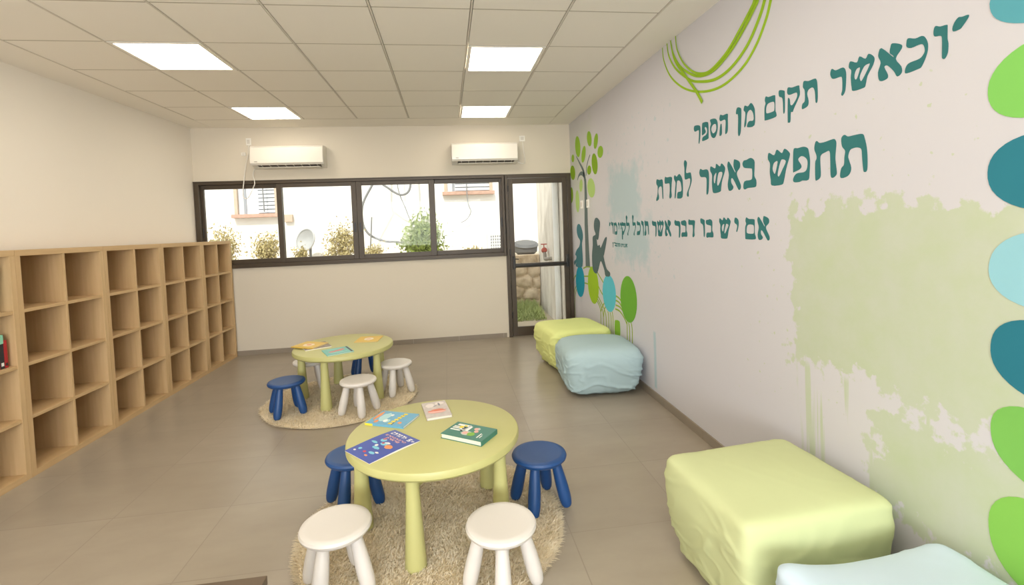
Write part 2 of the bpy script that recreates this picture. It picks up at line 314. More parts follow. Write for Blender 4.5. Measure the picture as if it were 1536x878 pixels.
LINE2=[[[[-1092,1857],[-1103,1869],[-1113,1869],[-1128,1860],[-1165,1860],[-1200,1857],[-1210,1836],[-1219,1798],[-1222,1754],[-1220,1709],[-1209,1701],[-1202,1711],[-1197,1764],[-1194,1795],[-1179,1805],[-1157,1807],[-1137,1801],[-1127,1777],[-1131,1760],[-1142,1727],[-1136,1705],[-1121,1692],[-1093,1687],[-1084,1698],[-1091,1730],[-1105,1743],[-1108,1776],[-1112,1802],[-1096,1823]]],[[[-939,1849],[-946,1868],[-955,1870],[-968,1860],[-997,1858],[-1045,1863],[-1058,1859],[-1065,1842],[-1061,1806],[-1059,1770],[-1066,1719],[-1062,1703],[-1043,1693],[-1032,1706],[-1031,1770],[-1027,1813],[-1001,1811],[-979,1804],[-972,1785],[-975,1726],[-971,1702],[-952,1691],[-942,1698],[-942,1771],[-951,1791],[-949,1809],[-939,1831]]],[[[-801,1845],[-811,1860],[-831,1857],[-869,1858],[-896,1847],[-903,1826],[-910,1786],[-906,1733],[-898,1698],[-859,1698],[-839,1693],[-805,1695],[-797,1708],[-808,1727],[-829,1737],[-869,1737],[-889,1749],[-895,1777],[-890,1796],[-871,1811],[-851,1815],[-835,1807],[-835,1796],[-853,1772],[-847,1756],[-806,1745],[-798,1752]]],[[[-613,1855],[-623,1865],[-661,1847],[-682,1873],[-719,1849],[-739,1869],[-773,1845],[-774,1824],[-748,1766],[-730,1706],[-713,1690],[-640,1692],[-632,1723],[-625,1764],[-628,1807],[-612,1833]],[[-675,1814],[-687,1808],[-668,1754],[-656,1756],[-647,1777],[-655,1804]],[[-718,1818],[-748,1805],[-723,1768],[-697,1735],[-685,1742],[-692,1772],[-704,1801]]],[[[-390,1839],[-402,1853],[-427,1854],[-466,1860],[-497,1841],[-498,1804],[-495,1757],[-511,1732],[-511,1704],[-497,1694],[-437,1694],[-409,1688],[-394,1700],[-406,1735],[-467,1738],[-478,1759],[-477,1793],[-468,1801],[-412,1810],[-394,1823]]],[[[-239,1849],[-253,1868],[-290,1828],[-313,1798],[-321,1799],[-302,1832],[-307,1868],[-319,1871],[-361,1852],[-364,1820],[-336,1796],[-336,1773],[-368,1720],[-367,1697],[-352,1689],[-337,1704],[-296,1758],[-276,1762],[-276,1737],[-296,1712],[-282,1694],[-250,1693],[-239,1731],[-253,1786],[-242,1825]]],[[[-46,1847],[-56,1862],[-105,1843],[-117,1871],[-158,1849],[-176,1866],[-212,1838],[-208,1809],[-181,1764],[-167,1717],[-157,1693],[-86,1688],[-68,1710],[-64,1760],[-67,1805],[-48,1832]],[[-109,1813],[-117,1807],[-100,1752],[-86,1758],[-87,1793]],[[-157,1815],[-183,1810],[-178,1784],[-141,1736],[-124,1738],[-125,1769],[-139,1807]]],[[[89,1841],[75,1861],[45,1850],[-3,1849],[-26,1829],[-29,1773],[-20,1703],[-7,1685],[5,1692],[0,1760],[8,1797],[67,1805],[86,1823]]],[[[300,1926],[283,1947],[257,1929],[258,1909],[272,1867],[261,1852],[211,1852],[199,1832],[194,1793],[216,1752],[239,1721],[240,1688],[261,1688],[264,1711],[226,1758],[214,1790],[222,1812],[280,1808],[294,1830],[293,1886]]],[[[455,1846],[438,1856],[414,1842],[371,1858],[331,1823],[322,1777],[332,1687],[404,1681],[412,1692],[401,1726],[347,1731],[345,1768],[361,1803],[397,1812],[413,1796],[425,1739],[438,1688],[452,1689],[443,1746],[432,1798],[452,1823]]],[[[611,1843],[600,1860],[573,1852],[492,1847],[495,1803],[503,1745],[500,1703],[525,1687],[539,1699],[529,1746],[530,1794],[543,1804],[603,1806],[612,1825]]],[[[763,1839],[748,1854],[705,1844],[655,1844],[644,1804],[643,1699],[653,1692],[659,1706],[666,1781],[694,1792],[723,1779],[732,1748],[720,1710],[728,1691],[765,1679],[772,1694],[748,1730],[740,1793],[760,1813]]]]
PLACE=[[3,"yod",-300,-343,1445,1529],[3,"alef",-516,-614,1401,1532],[3,"memsofit",-404,-498,1403,1528],[3,"shin",-139,-259,1400,1532],[3,"bet",20,-67,1400,1522],[3,"vav",90,35,1407,1529],[3,"dalet",254,165,1399,1525],[3,"bet",362,273,1396,1519],[3,"resh",465,373,1391,1522],[3,"alef",628,525,1395,1524],[3,"shin",768,648,1394,1525],[3,"resh",866,780,1389,1521],[3,"tav",1026,934,1391,1523],[3,"vav",1091,1041,1392,1523],[3,"kaf",1196,1108,1393,1521],[3,"lamed",1299,1217,1391,1577],[3,"lamed",1458,1367,1387,1576],[3,"qof",1575,1465,1344,1515],[3,"yod",1620,1571,1442,1509],[3,"yod",1674,1634,1441,1512],[3,"mem",1800,1701,1387,1513],[3,"vav",1875,1815,1395,1517],[3,"quote",1939,1898,1473,1514],[4,"alef",1487,1439,1269,1305],[4,"gimel",1526,1495,1267,1302],[4,"resh",1560,1531,1267,1302],[4,"tav",1601,1565,1265,1302],[4,"he",1668,1627,1267,1303],[4,"resh",1701,1671,1265,1303],[4,"mem",1745,1707,1266,1304],[4,"bet",1789,1748,1267,1306],[4,"quote",1813,1803,1295,1307],[4,"quote",1801,1791,1296,1307],[4,"nunsofit",1852,1826,1250,1306]]
MUR_LEAVES=[[[[2938,2468],[2941,2428],[2954,2393],[2978,2366],[3009,2351],[3044,2349],[3082,2361],[3117,2384],[3146,2418],[3166,2459],[3176,2502],[3173,2544],[3158,2580],[3133,2606],[3101,2620],[3065,2620],[3028,2608],[2994,2583],[2966,2549],[2947,2510]],0],[[[2462,2482],[2462,2455],[2472,2432],[2489,2415],[2512,2406],[2539,2405],[2568,2414],[2595,2430],[2618,2454],[2635,2481],[2643,2511],[2642,2538],[2632,2562],[2614,2579],[2590,2588],[2563,2587],[2534,2578],[2507,2561],[2485,2538],[2470,2511]],0],[[[2238,2412],[2253,2388],[2273,2368],[2297,2353],[2322,2345],[2345,2345],[2365,2353],[2380,2368],[2387,2390],[2386,2415],[2377,2441],[2362,2465],[2341,2486],[2317,2500],[2292,2508],[2269,2507],[2250,2498],[2236,2483],[2229,2462],[2230,2438]],0],[[[2724,2337],[2742,2309],[2767,2284],[2796,2266],[2827,2256],[2855,2255],[2878,2264],[2895,2281],[2903,2306],[2900,2335],[2889,2366],[2869,2395],[2843,2420],[2814,2438],[2784,2447],[2756,2447],[2733,2437],[2718,2420],[2711,2396],[2713,2367]],0],[[[2067,2269],[2078,2251],[2096,2236],[2121,2225],[2151,2220],[2181,2222],[2210,2230],[2234,2243],[2251,2261],[2259,2281],[2257,2302],[2246,2321],[2226,2336],[2200,2346],[2170,2350],[2140,2348],[2112,2339],[2089,2326],[2073,2309],[2065,2289]],0],[[[2270,2170],[2271,2134],[2282,2102],[2301,2078],[2329,2063],[2361,2060],[2395,2069],[2428,2089],[2456,2118],[2476,2154],[2486,2192],[2486,2230],[2474,2263],[2453,2287],[2425,2301],[2392,2303],[2358,2293],[2326,2272],[2299,2243],[2280,2208]],1],[[[2513,2125],[2521,2109],[2537,2096],[2558,2087],[2583,2082],[2609,2082],[2634,2088],[2655,2098],[2671,2112],[2678,2129],[2677,2146],[2668,2162],[2652,2175],[2630,2184],[2605,2189],[2579,2188],[2554,2182],[2534,2171],[2519,2157],[2512,2141]],1],[[[3241,2361],[3246,2345],[3258,2333],[3274,2324],[3293,2319],[3314,2319],[3335,2324],[3353,2334],[3367,2347],[3375,2363],[3376,2379],[3371,2394],[3359,2407],[3343,2416],[3323,2421],[3302,2420],[3281,2415],[3264,2405],[3250,2392],[3243,2376]],0],[[[3216,2172],[3220,2143],[3235,2117],[3260,2098],[3292,2087],[3330,2085],[3369,2093],[3405,2110],[3435,2134],[3455,2163],[3463,2195],[3460,2225],[3444,2251],[3417,2270],[3383,2280],[3345,2281],[3306,2272],[3271,2255],[3243,2230],[3224,2202]],1],[[[2890,1976],[2899,1953],[2914,1932],[2934,1916],[2957,1907],[2980,1905],[3001,1910],[3018,1923],[3030,1942],[3035,1965],[3033,1989],[3023,2013],[3007,2034],[2987,2050],[2965,2059],[2942,2060],[2921,2054],[2904,2041],[2892,2023],[2888,2000]],2],[[[2390,1912],[2392,1878],[2408,1847],[2437,1824],[2475,1809],[2519,1805],[2565,1813],[2610,1831],[2647,1858],[2673,1891],[2685,1928],[2683,1964],[2665,1995],[2634,2019],[2594,2032],[2549,2035],[2503,2026],[2460,2007],[2425,1979],[2401,1947]],2],[[[3356,1884],[3364,1852],[3380,1824],[3403,1801],[3429,1787],[3458,1783],[3485,1790],[3508,1806],[3526,1831],[3535,1862],[3535,1895],[3526,1928],[3509,1957],[3486,1980],[3459,1993],[3431,1996],[3404,1989],[3381,1972],[3365,1947],[3356,1917]],1],[[[3062,1790],[3065,1746],[3077,1706],[3096,1674],[3120,1654],[3147,1648],[3174,1655],[3199,1677],[3219,1710],[3232,1751],[3237,1796],[3233,1842],[3221,1882],[3202,1913],[3177,1933],[3150,1938],[3123,1929],[3098,1907],[3079,1875],[3066,1834]],2]]
MUR_TRUNK=[[2807,2052],[2734,2045],[2714,1853],[2713,1676],[2719,1495],[2706,1243],[2681,983],[2865,967],[2856,1237],[2856,1496],[2837,1680],[2817,1859]]
MUR_BRANCHES=[[[[3138,2373],[3005,2278],[2877,2187],[2815,2120],[2777,2035]],[2,30]],[[[2802,2093],[2927,2132],[3041,2117],[3116,2066]],[26,3]],[[[2730,2082],[2694,2180],[2620,2258],[2542,2308]],[6,3]]]
MUR_FIG1=[[3216,1454],[3157,1496],[3059,1486],[2972,1415],[2945,1335],[2997,1252],[2997,1191],[3009,955],[3319,929],[3296,988],[3383,941],[3410,986],[3307,1026],[3286,1070],[3340,1088],[3252,1157],[3130,1205],[3083,1280],[3177,1329],[3224,1391]]
MUR_FIG2=[[2469,1495],[2427,1554],[2354,1567],[2270,1539],[2245,1494],[2283,1405],[2318,1332],[2349,1313],[2384,1321],[2356,1248],[2279,1261],[2242,1230],[2095,1338],[2026,1340],[2133,1161],[2156,1139],[2095,1041],[2046,1002],[1956,977],[1974,935],[2106,927],[2138,985],[2219,1063],[2275,1068],[2386,940],[2478,920],[2567,964],[2583,1115],[2538,1250],[2528,1345],[2415,1375],[2464,1430]]
MUR_OVALS=[[[2936,771],[2940,726],[2954,682],[2977,640],[3008,604],[3046,574],[3089,552],[3135,540],[3182,538],[3227,546],[3268,565],[3303,593],[3329,629],[3346,672],[3352,718],[3347,766],[3331,812],[3306,855],[3271,892],[3231,921],[3186,940],[3140,950],[3094,949],[3051,938],[3012,918],[2980,890],[2956,854],[2941,814]],[[2365,797],[2363,749],[2372,701],[2390,657],[2417,618],[2452,585],[2493,561],[2538,547],[2586,544],[2633,552],[2678,572],[2718,602],[2750,640],[2774,686],[2786,736],[2787,788],[2777,838],[2756,885],[2726,925],[2688,957],[2644,979],[2597,989],[2550,989],[2504,977],[2462,956],[2425,925],[2396,887],[2376,844]],[[1796,782],[1796,739],[1806,696],[1825,655],[1853,619],[1889,589],[1930,565],[1976,551],[2025,546],[2072,552],[2117,568],[2157,593],[2189,627],[2211,667],[2223,712],[2223,759],[2211,805],[2189,848],[2157,885],[2118,915],[2073,936],[2026,947],[1978,948],[1932,939],[1890,921],[1854,895],[1826,862],[1806,823]],[[1238,807],[1238,759],[1247,711],[1266,666],[1293,625],[1328,591],[1369,565],[1415,549],[1462,544],[1510,550],[1555,568],[1594,597],[1626,635],[1649,680],[1661,731],[1662,784],[1650,835],[1628,884],[1597,925],[1557,958],[1513,981],[1466,993],[1418,994],[1373,983],[1331,963],[1296,933],[1268,896],[1249,853]]]
MUR_STUB=[[1850,472],[1805,498],[1730,506],[1700,481],[1710,348],[1852,332]]
MUR_STEMS=[[[2975,931],[2831,964],[2662,975]],[[2950,834],[2761,854]],[[2960,750],[2771,756]],[[3317,815],[3420,767],[3478,705]],[[3317,681],[3444,578],[3492,460],[3505,280],[3519,98]],[[3306,639],[3397,551],[3446,423],[3451,245],[3452,101]],[[2404,938],[2292,889],[2184,838]],[[2372,779],[2284,726],[2197,694]],[[2407,663],[2231,572],[2149,505],[2124,421],[2136,294]],[[2434,631],[2289,553],[2229,473],[2229,292]],[[2449,601],[2348,543],[2319,474],[2333,269]],[[2071,541],[2044,490],[2055,303]],[[1998,547],[1968,487],[1978,312]],[[1935,570],[1907,499],[1917,317]],[[2160,628],[2242,570],[2318,493]],[[2131,588],[2190,534],[2219,456]],[[1803,751],[1720,744],[1649,722]],[[1807,704],[1705,697],[1636,663]],[[1811,654],[1686,652],[1578,613],[1506,560],[1508,355]],[[1824,611],[1703,610],[1590,572],[1509,520]],[[1465,549],[1440,488],[1446,355]],[[1407,561],[1375,502],[1377,356]]]
MUR_LOOPS=[[[594,2848],[575,2743],[472,2593],[279,2454],[48,2365],[-187,2333],[-393,2373],[-525,2455],[-611,2558],[-652,2643],[-685,2729],[-699,2779]],[[515,2852],[487,2746],[380,2617],[196,2490],[64,2436],[-126,2395],[-296,2412],[-450,2482],[-553,2582],[-607,2664],[-650,2775]],[[458,2863],[418,2744],[314,2616],[156,2511],[26,2464],[-128,2457],[-299,2512],[-426,2586],[-531,2668],[-551,2689],[-617,2792]],[[446,2827],[390,2682],[235,2521],[103,2386],[26,2290]],[[368,2849],[351,2751],[271,2633],[154,2536],[44,2483],[-78,2463],[-255,2510],[-400,2597],[-506,2671],[-531,2698],[-594,2789]]]
# ---------------------------------------------------------------- the room
struct(MB().box((-1.2, YR - .2, -.15), (XR + .25, YB + .12, 0)).build('floor', MT['floor']))
def ceiling():
    m = MB(); m.box((-1.2, YR - .2, H + .02), (XR + .25, YB + .2, H + .2))
    ys = [3.0 - .6 * k for k in range(16)]; y_end = ys[-1]
    lit = {(c, r) for c in (1, 5) for r in (0, 3, 6, 9, 12)}                     # cells that hold a lamp, rows counted from the window
    for c in range(7):
        for r in range(15):
            if (c, r) in lit: continue
            m.box((c * .6 + .0095, ys[r] - .6 + .005, H), (c * .6 + .5905, ys[r] - .005, H + .02))
    # plaster margin round the tiles
    m.box((-1.2, y_end, H), (-.009, YB + .1, H + .02)); m.box((4.209, y_end, H), (XR + .2, YB + .1, H + .02)); m.box((-.004, 3.004, H), (4.204, YB + .1, H + .02))
    m.box((-1.2, YR - .2, H), (XR + .2, y_end, H + .02))
    return struct(m.build('ceiling', MT['ceiling'])), ys, y_end
ceil_o, YS, Y_END = ceiling()
g = MB()
for c in range(8): g.box((c * .6 - .0055, Y_END, H - .002), (c * .6 + .0055, 3.0, H + .015))
struct(g.build('trim_1', MT['bar']))
g = MB()                                                             # thin cross tees between the runners
for c in range(7):
    for r in range(16): g.box((c * .6 + .010, YS[r] - .0045, H - .0006), (c * .6 + .590, YS[r] + .0045, H + .012))
struct(g.build('trim_2', MT['tee']))
struct(MB().box((XR, YR, 0), (XR + .2, YB + .2, H)).build('wall_right', MT['mural']))
lw = MB(); y0, y1 = YR - .2, YB + .2
lw.prism([(left_x(y0), y0), (left_x(y1), y1), (left_x(y1) - .2, y1), (left_x(y0) - .2, y0)], 'z', 0, H)
struct(lw.build('wall_left', MT['wall_l']))
# back wall with the window strip and the door cut out
WX0, WX1, WZ0, WZ1 = -.262, 3.592, 1.103, 2.193; DX0, DX1 = 3.575, 4.49
b = MB()
b.box((-.7, YB, WZ1), (XR, YB + .2, H)); b.box((-.7, YB, 0), (DX0, YB + .2, WZ0)); b.box((-.7, YB, WZ0), (WX0, YB + .2, WZ1))
b.box((DX1, YB, 0), (XR, YB + .2, WZ1))
struct(b.build('wall_back', MT['wall']))
b = MB(); b.box((-1.2, YR - .2, 0), (.3, YR, H)); b.box((4.1, YR - .2, 0), (XR, YR, H)); b.box((.3, YR - .2, 0), (4.1, YR, .85)); b.box((.3, YR - .2, 2.45), (4.1, YR, H))  # opening added so the rear fill lamp can shine in
struct(b.build('wall_rear', MT['wall']))
def skirting(name, a, bb, along):
    m = MB(); x = a[along]; end = bb[along]
    while x < end - .01:
        n = min(x + .6, end); p, q = list(a), list(bb); p[along], q[along] = x + .001, n - .001; m.box(p, q, .0015); x = n
    struct(m.build(name, MT['skirting']))
skirting('baseboard_back', (-.1, YB - .011, .0), (DX0 - .03, YB, .061), 0)
skirting('baseboard_right', (XR - .011, YR, .0), (XR, YB, .066), 1)

# ---------------------------------------------------------------- window strip: frame, four sliding sashes
win = struct(empty('window_1', ((WX0 + WX1) / 2, YB, WZ0)))
def child(mb, name, mat, par, loc):                                   # parts are built in world coordinates, then hung under their thing
    o = mb.build(name, mat, par)
    if par.type == 'EMPTY': o.matrix_parent_inverse = Matrix.Translation(-Vector(loc))
    return o
wl = win.location
f = MB(); FY0, FY1 = YB - .022, YB + .10
f.box((WX0, FY0, WZ0), (WX0 + .058, FY1, WZ1), .003); f.box((WX1 - .045, FY0, WZ0), (WX1, FY1, WZ1), .003)
f.box((WX0 + .058, FY0, WZ1 - .042), (WX1 - .045, FY1, WZ1), .003); f.box((WX0 + .058, FY0, WZ0), (WX1 - .045, FY1, WZ0 + .05), .003)
f.box((WX0, FY0 - .008, WZ1 - .012), (WX1, FY0, WZ1), .002)
child(f, 'window_frame', MT['frame'], win, wl)
panes = [(-.174, .690, 1), (.755, 1.600, 0), (1.730, 2.582, 0), (2.660, 3.512, 1)]
for i, (a, bx, back) in enumerate(panes):
    y0 = YB + (.035 if back else -.005); y1 = y0 + .034
    l, r = [(.05, .062), (.062, .062), (.065, .075), (.062, .045)][i]
    s = MB(); zb, zt = WZ0 + .05, WZ1 - .042
    s.box((a - l, y0, zb), (a, y1, zt), .003); s.box((bx, y0, zb), (bx + r, y1, zt), .003)
    s.box((a, y0, 2.098), (bx, y1, zt), .003); s.box((a, y0, zb), (bx, y1, 1.21), .003)
    so_ = child(s, 'sash', MT['frame'], win, wl)
    child(MB().box((a - .005, y0 + .015, 1.205), (bx + .005, y0 + .019, 2.103)), 'glass_pane', MT['glass'], so_, wl)
    hx = (-.205, 1.632, 1.698, 3.535)[i]
    child(MB().box((hx - .011, y0 - .008, 1.50), (hx + .011, y0 + .004, 1.625), .003), 'pull_handle', MT['black'], so_, wl)

# ---------------------------------------------------------------- glazed door
dr = struct(empty('door_1', ((DX0 + DX1) / 2, YB, 0))); dl = dr.location
f = MB()
f.box((DX0, FY0, 0), (DX0 + .05, FY1, WZ1), .003); f.box((DX1 - .05, FY0, 0), (DX1, FY1, WZ1), .003); f.box((DX0 + .05, FY0, WZ1 - .05), (DX1 - .05, FY1, WZ1), .003)
child(f, 'door_frame', MT['frame'], dr, dl)
f = MB(); a, bx = DX0 + .056, DX1 - .056; ly0, ly1 = YB - .012, YB + .03
f.box((a, ly0, .008), (3.695, ly1, WZ1 - .056), .004); f.box((4.372, ly0, .008), (bx, ly1, WZ1 - .056), .004)
f.box((3.695, ly0, 2.068), (4.372, ly1, WZ1 - .056), .004); f.box((3.695, ly0, .008), (4.372, ly1, .132), .004); f.box((3.695, ly0, .935), (4.372, ly1, .992), .004)
leaf = child(f, 'door_leaf', MT['frame'], dr, dl)
child(MB().box((3.69, YB + .004, .99), (4.377, YB + .009, 2.072)).box((3.69, YB + .004, .128), (4.377, YB + .009, .938)), 'glass_pane', MT['glass'], leaf, dl)
f = MB(); f.tube([(3.67, YB - .06, .965), (4.40, YB - .06, .975)], .017, 12)
bar = child(f, 'push_bar', MT['black'], dr, dl)
for x in (3.672, 4.402):
    child(MB().box((x - .018, YB - .075, .925), (x + .018, ly0, 1.09), .006).box((x - .010, YB - .088, 1.04), (x + .010, YB - .07, 1.085), .003), 'bar_bracket', MT['black'], dr, dl)
child(MB().tube([(3.675, YB - .055, 1.06), (3.735, YB - .055, 1.055)], .008), 'door_handle', MT['frame'], dr, dl)
for z in (.30, 1.15, 2.0): child(MB().tube([(DX0 + .053, YB - .022, z - .04), (DX0 + .053, YB - .022, z + .04)], .009), 'hinge', MT['black'], dr, dl)

# ---------------------------------------------------------------- ceiling lamps
def lamp(c, r, label):
    x0, y1 = c * .6, YS[r]; t = empty('ceiling_light', (x0 + .3, y1 - .3, H))
    tag(t, label, 'ceiling light', 'square ceiling lights'); e = .024
    m = MB()
    for a, b_ in (((-.289, -.297), (.289, -.297 + e)), ((-.289, .297 - e), (.289, .297)), ((-.289, -.297 + e), (-.289 + e, .297 - e)), ((.289 - e, -.297 + e), (.289, .297 - e))):
        m.box((a[0], a[1], -.004), (b_[0], b_[1], .011))
    m.build('light_frame', MT['white'], t)
    MB().box((-.289 + e, -.297 + e, .001), (.289 - e, .297 - e, .009)).build('diffuser', MT['led'], t)
lamp(1, 0, 'square white ceiling light near the window wall, above the left air conditioner')
lamp(5, 0, 'square white ceiling light near the window wall, before the right air conditioner')
lamp(1, 3, 'large-looking square ceiling light nearest the bookcases')
lamp(5, 3, 'bright square ceiling light nearest the mural wall, towards the viewer')
for r in (6, 9, 12):
    for c in (1, 5): lamp(c, r, 'square ceiling light behind the viewer, %s, %s' % ('bookcase side' if c == 1 else 'mural side', {6: 'over the near table', 9: 'overhead', 12: 'by the rear wall'}[r]))

# ---------------------------------------------------------------- bookcases along the left wall
YU = [3.43, 2.757, 2.03, 1.285, .515, -.255]
def height(y): return 1.492 - (y - .42) * .0125
names = ['birch bookcase of eight empty cubes touching the window wall', 'empty birch bookcase, second from the window wall', 'empty birch bookcase in the middle of the row, third from the window wall',
         'widest-looking empty birch bookcase, beside the one holding books', 'birch bookcase cut by the left edge of the photo, holding a few books']
def bookcase(y1, y0, label):
    Lh = (y1 - y0) / cos(TH) - .002; t = empty('bookcase', (front_x(y0), y0, 0), TH)
    tag(t, label, 'bookcase', 'birch bookcases along the left wall')
    D, T, k = .385, .037, 1 / 1.475
    def part(name, a, b, mat, bev=.0015):
        m = MB(); m.box(a, b, bev)
        for v in m.bm.verts: v.co.z *= height(y0 + v.co.y) * k
        return m.build(name, mat, t)
    for s in (0, Lh - T): part('side_panel', (-D, s, .0), (0, s + T, 1.437), MT['woodz'])
    part('top_panel', (-D, 0, 1.437), (0, Lh, 1.475), MT['woody']); part('base_panel', (-D, T, .0), (0, Lh - T, .040), MT['woody'])
    part('back_panel', (-D, T, .04), (-D + .006, Lh - T, 1.437), MT['woodz'], 0)
    mid = Lh / 2
    part('divider', (-D + .006, mid - .009, .04), (-.003, mid + .009, 1.437), MT['woodz'])
    for z in (.386, .733, 1.082):
        for a, b in ((T, mid - .009), (mid + .009, Lh - T)): part('shelf', (-D + .006, a, z - .011), (-.003, b, z + .011), MT['woody'])
    return t
for i in range(5): bookcase(YU[i], YU[i + 1], names[i])

# ---------------------------------------------------------------- air conditioners
def air_conditioner(x0, x1, label):
    t = empty('air_conditioner', ((x0 + x1) / 2, YB, 2.33)); w = (x1 - x0) / 2
    tag(t, label, 'air conditioner', 'white wall air conditioners')
    # (y, z) side profile: y runs out from the wall (negative)
    pr = [(0, .262), (-.10, .266), (-.165, .258), (-.19, .235), (-.197, .10), (-.192, .055), (-.172, .030), (-.16, .046), (-.085, .016), (-.06, .0), (0, .0)]
    MB().prism(pr, 'x', -w, w).build('casing', MT['acwhite'], t, True)
    pf = [(-.168, .262), (-.196, .240), (-.2035, .10), (-.199, .052), (-.194, .052), (-.196, .10), (-.189, .236), (-.164, .257)]
    MB().prism(pf, 'x', -w + .004, w - .004).build('front_panel', MT['acwhite'], t, True)
    v = MB(); v.prism([(-.173, .0285), (-.158, .0475), (-.085, .0175), (-.088, .0105)], 'x', -w + .075, w - .045)
    slot = v.build('air_outlet', MT['acdark'], t)
    for k in range(8):
        x = -w + .12 + k * (2 * w - .20) / 7; f = MB(); f.prism([(-.176, .026), (-.172, .030), (-.1, .018), (-.1, .008)], 'x', x - .004, x + .004)
        f.build('vane', MT['acwhite'], slot)
    MB().prism([(-.152, .004), (-.150, .009), (-.085, -.004), (-.085, -.009)], 'x', -w + .08, w - .05).build('louver', MT['acwhite'], t)
    MB().box((-w + .05, -.2045, .066), (-w + .085, -.2015, .072)).build('badge', MT['acdark'], t)
    return t
air_conditioner(.475, 1.325, 'white wall air conditioner above the left end of the window, with a hanging cable loop')
air_conditioner(2.90, 3.752, 'white wall air conditioner above the right end of the window, beside the door top')
def socket(loc, nrm, label, w=.07, h=.07):
    t = empty('wall_socket', loc); tag(t, label, 'wall socket')
    if nrm == 'y': MB().box((-w / 2, -.012, -h / 2), (w / 2, 0, h / 2), .003).build('plate', MT['white'], t); d = MB().box((-w * .28, -.0145, -h * .28), (w * .28, -.012, h * .28), .0008)
    else: MB().box((-.012, -w / 2, -h / 2), (0, w / 2, h / 2), .003).build('plate', MT['white'], t); d = MB().box((-.0145, -w * .28, -h * .28), (-.012, w * .28, h * .28), .0008)
    d.build('insert', MT['bar'], t)
    return t
socket((.402, YB, 2.674), 'y', 'small white socket box left of the left air conditioner', .06, .09)
socket((.335, YB, 2.522), 'y', 'tiny white cable clip plate lower left of the left air conditioner', .05, .04)
socket((3.847, YB, 2.667), 'y', 'small white socket above the door, right of the right air conditioner', .075, .075)
socket((XR, 2.94, 1.742), 'x', 'white socket on the mural wall left of the painted trunk', .085, .10)
socket((XR, 2.675, 1.742), 'x', 'white socket on the mural wall right of the painted trunk', .085, .10)
tag(MB().tube(smooth_open([(.405, 3.445, 2.63), (.395, 3.44, 2.52), (.36, 3.43, 2.36), (.335, 3.415, 2.18), (.318, 3.405, 2.03), (.34, 3.40, 1.972), (.385, 3.40, 1.985), (.452, 3.405, 2.12), (.462, 3.41, 2.17), (.445, 3.42, 2.25), (.45, 3.44, 2.32), (.468, 3.452, 2.338)]), .0055).build('power_cable', MT['white'], None, True),
    'thin white cable hanging in a loop over the window top', 'cable')
tag(MB().tube(smooth_open([(3.852, 3.449, 2.63), (3.86, 3.45, 2.5), (3.875, 3.45, 2.38), (3.86, 3.45, 2.332), (3.80, 3.452, 2.345), (3.757, 3.452, 2.37)]), .0045).build('power_cable', MT['white'], None, True),
    'thin white cable running down beside the right air conditioner', 'cable')

# ---------------------------------------------------------------- rugs
def rug(x, y, r, label, seed, n):
    rnd = random.Random(seed); t = empty('round_rug', (x, y, 0)); tag(t, label, 'rug', 'round shaggy beige rugs')
    m = MB(); m.lathe([(0, .001), (r - .012, .001), (r - .004, .005), (r - .006, .010), (r - .02, .012), (0, .012)], 72); m.build('backing', MT['rugbase'], t)
    V, F = [], []
    for i in range(n):
        q = r * math.sqrt(rnd.random()); a = rnd.random() * 2 * pi
        if rnd.random() < .07: q = r - .012 * rnd.random()
        px, py = q * cos(a), q * sin(a)
        la = fbm((px * 2.6 + seed, py * 2.6, .3), 3) * 3.2 + rnd.gauss(0, 1.3); ln = .016 + .012 * rnd.random()
        lean = .4 + .5 * abs(fbm((px * 4, py * 4, 5.1), 2)) + .3 * rnd.random()
        dx, dy = cos(la) * sin(lean) * ln, sin(la) * sin(lean) * ln; h = ln * cos(lean)
        if q > r - .02: dx += .012 * cos(a); dy += .012 * sin(a); h *= .6
        w = .0032; wa = rnd.random() * pi; wx, wy = w * cos(wa), w * sin(wa); b = len(V); z0 = .010 if q < r - .01 else .006
        V += [(px - wx, py - wy, z0), (px + wx, py + wy, z0), (px + dx * .6 + wx * .8, py + dy * .6 + wy * .8, z0 + h * .75), (px + dx * .6 - wx * .8, py + dy * .6 - wy * .8, z0 + h * .75), (px + dx * 1.3, py + dy * 1.3, z0 + h)]
        F += [(b, b + 1, b + 2, b + 3), (b + 3, b + 2, b + 4)]
    tag(raw('pile', V, F, MT['pile'], t), kind='stuff')
    return t
rug(2.662, -.50, .655, 'round shaggy beige rug under the near table', 3, 42000)
rug(1.785, 1.545, .662, 'round shaggy beige rug under the far table', 8, 26000)
RZ = .011

# ---------------------------------------------------------------- children's tables and stools
def table(x, y, a0, label):
    t = empty('round_table', (x, y, RZ)); tag(t, label, 'table', "lime children's tables"); h = .469; R = .440
    MB().lathe([(0, h - .052), (R - .03, h - .052), (R - .008, h - .046), (R + .002, h - .034), (R + .002, h - .014), (R - .003, h - .004), (R - .012, h), (0, h)], 96).build('tabletop', MT['lime'], t, True)
    for k in range(5):
        a = radians(a0 + 72 * k); M_ = Matrix.Translation((.376 * cos(a), .376 * sin(a), 0))
        MB().lathe([(0, 0), (.044, 0), (.0485, .004), (.049, .012), (.047, .06), (.036, .25), (.031, .36), (.030, h - .05), (0, h - .05)], 28, M_).build('leg', MT['lime'], t, True)
    return t
table(2.685, -.455, -104, 'lime green round low table in front, with four books on it')
table(1.807, 1.625, -104, 'lime green round low table at the back, nearer the window wall')
def stool_leg():
    return [(0, 0), (.014, .001), (.022, .006), (.028, .018), (.032, .04), (.0335, .07), (.033, .12), (.0295, .18), (.0255, .235), (.024, .262), (0, .262)]
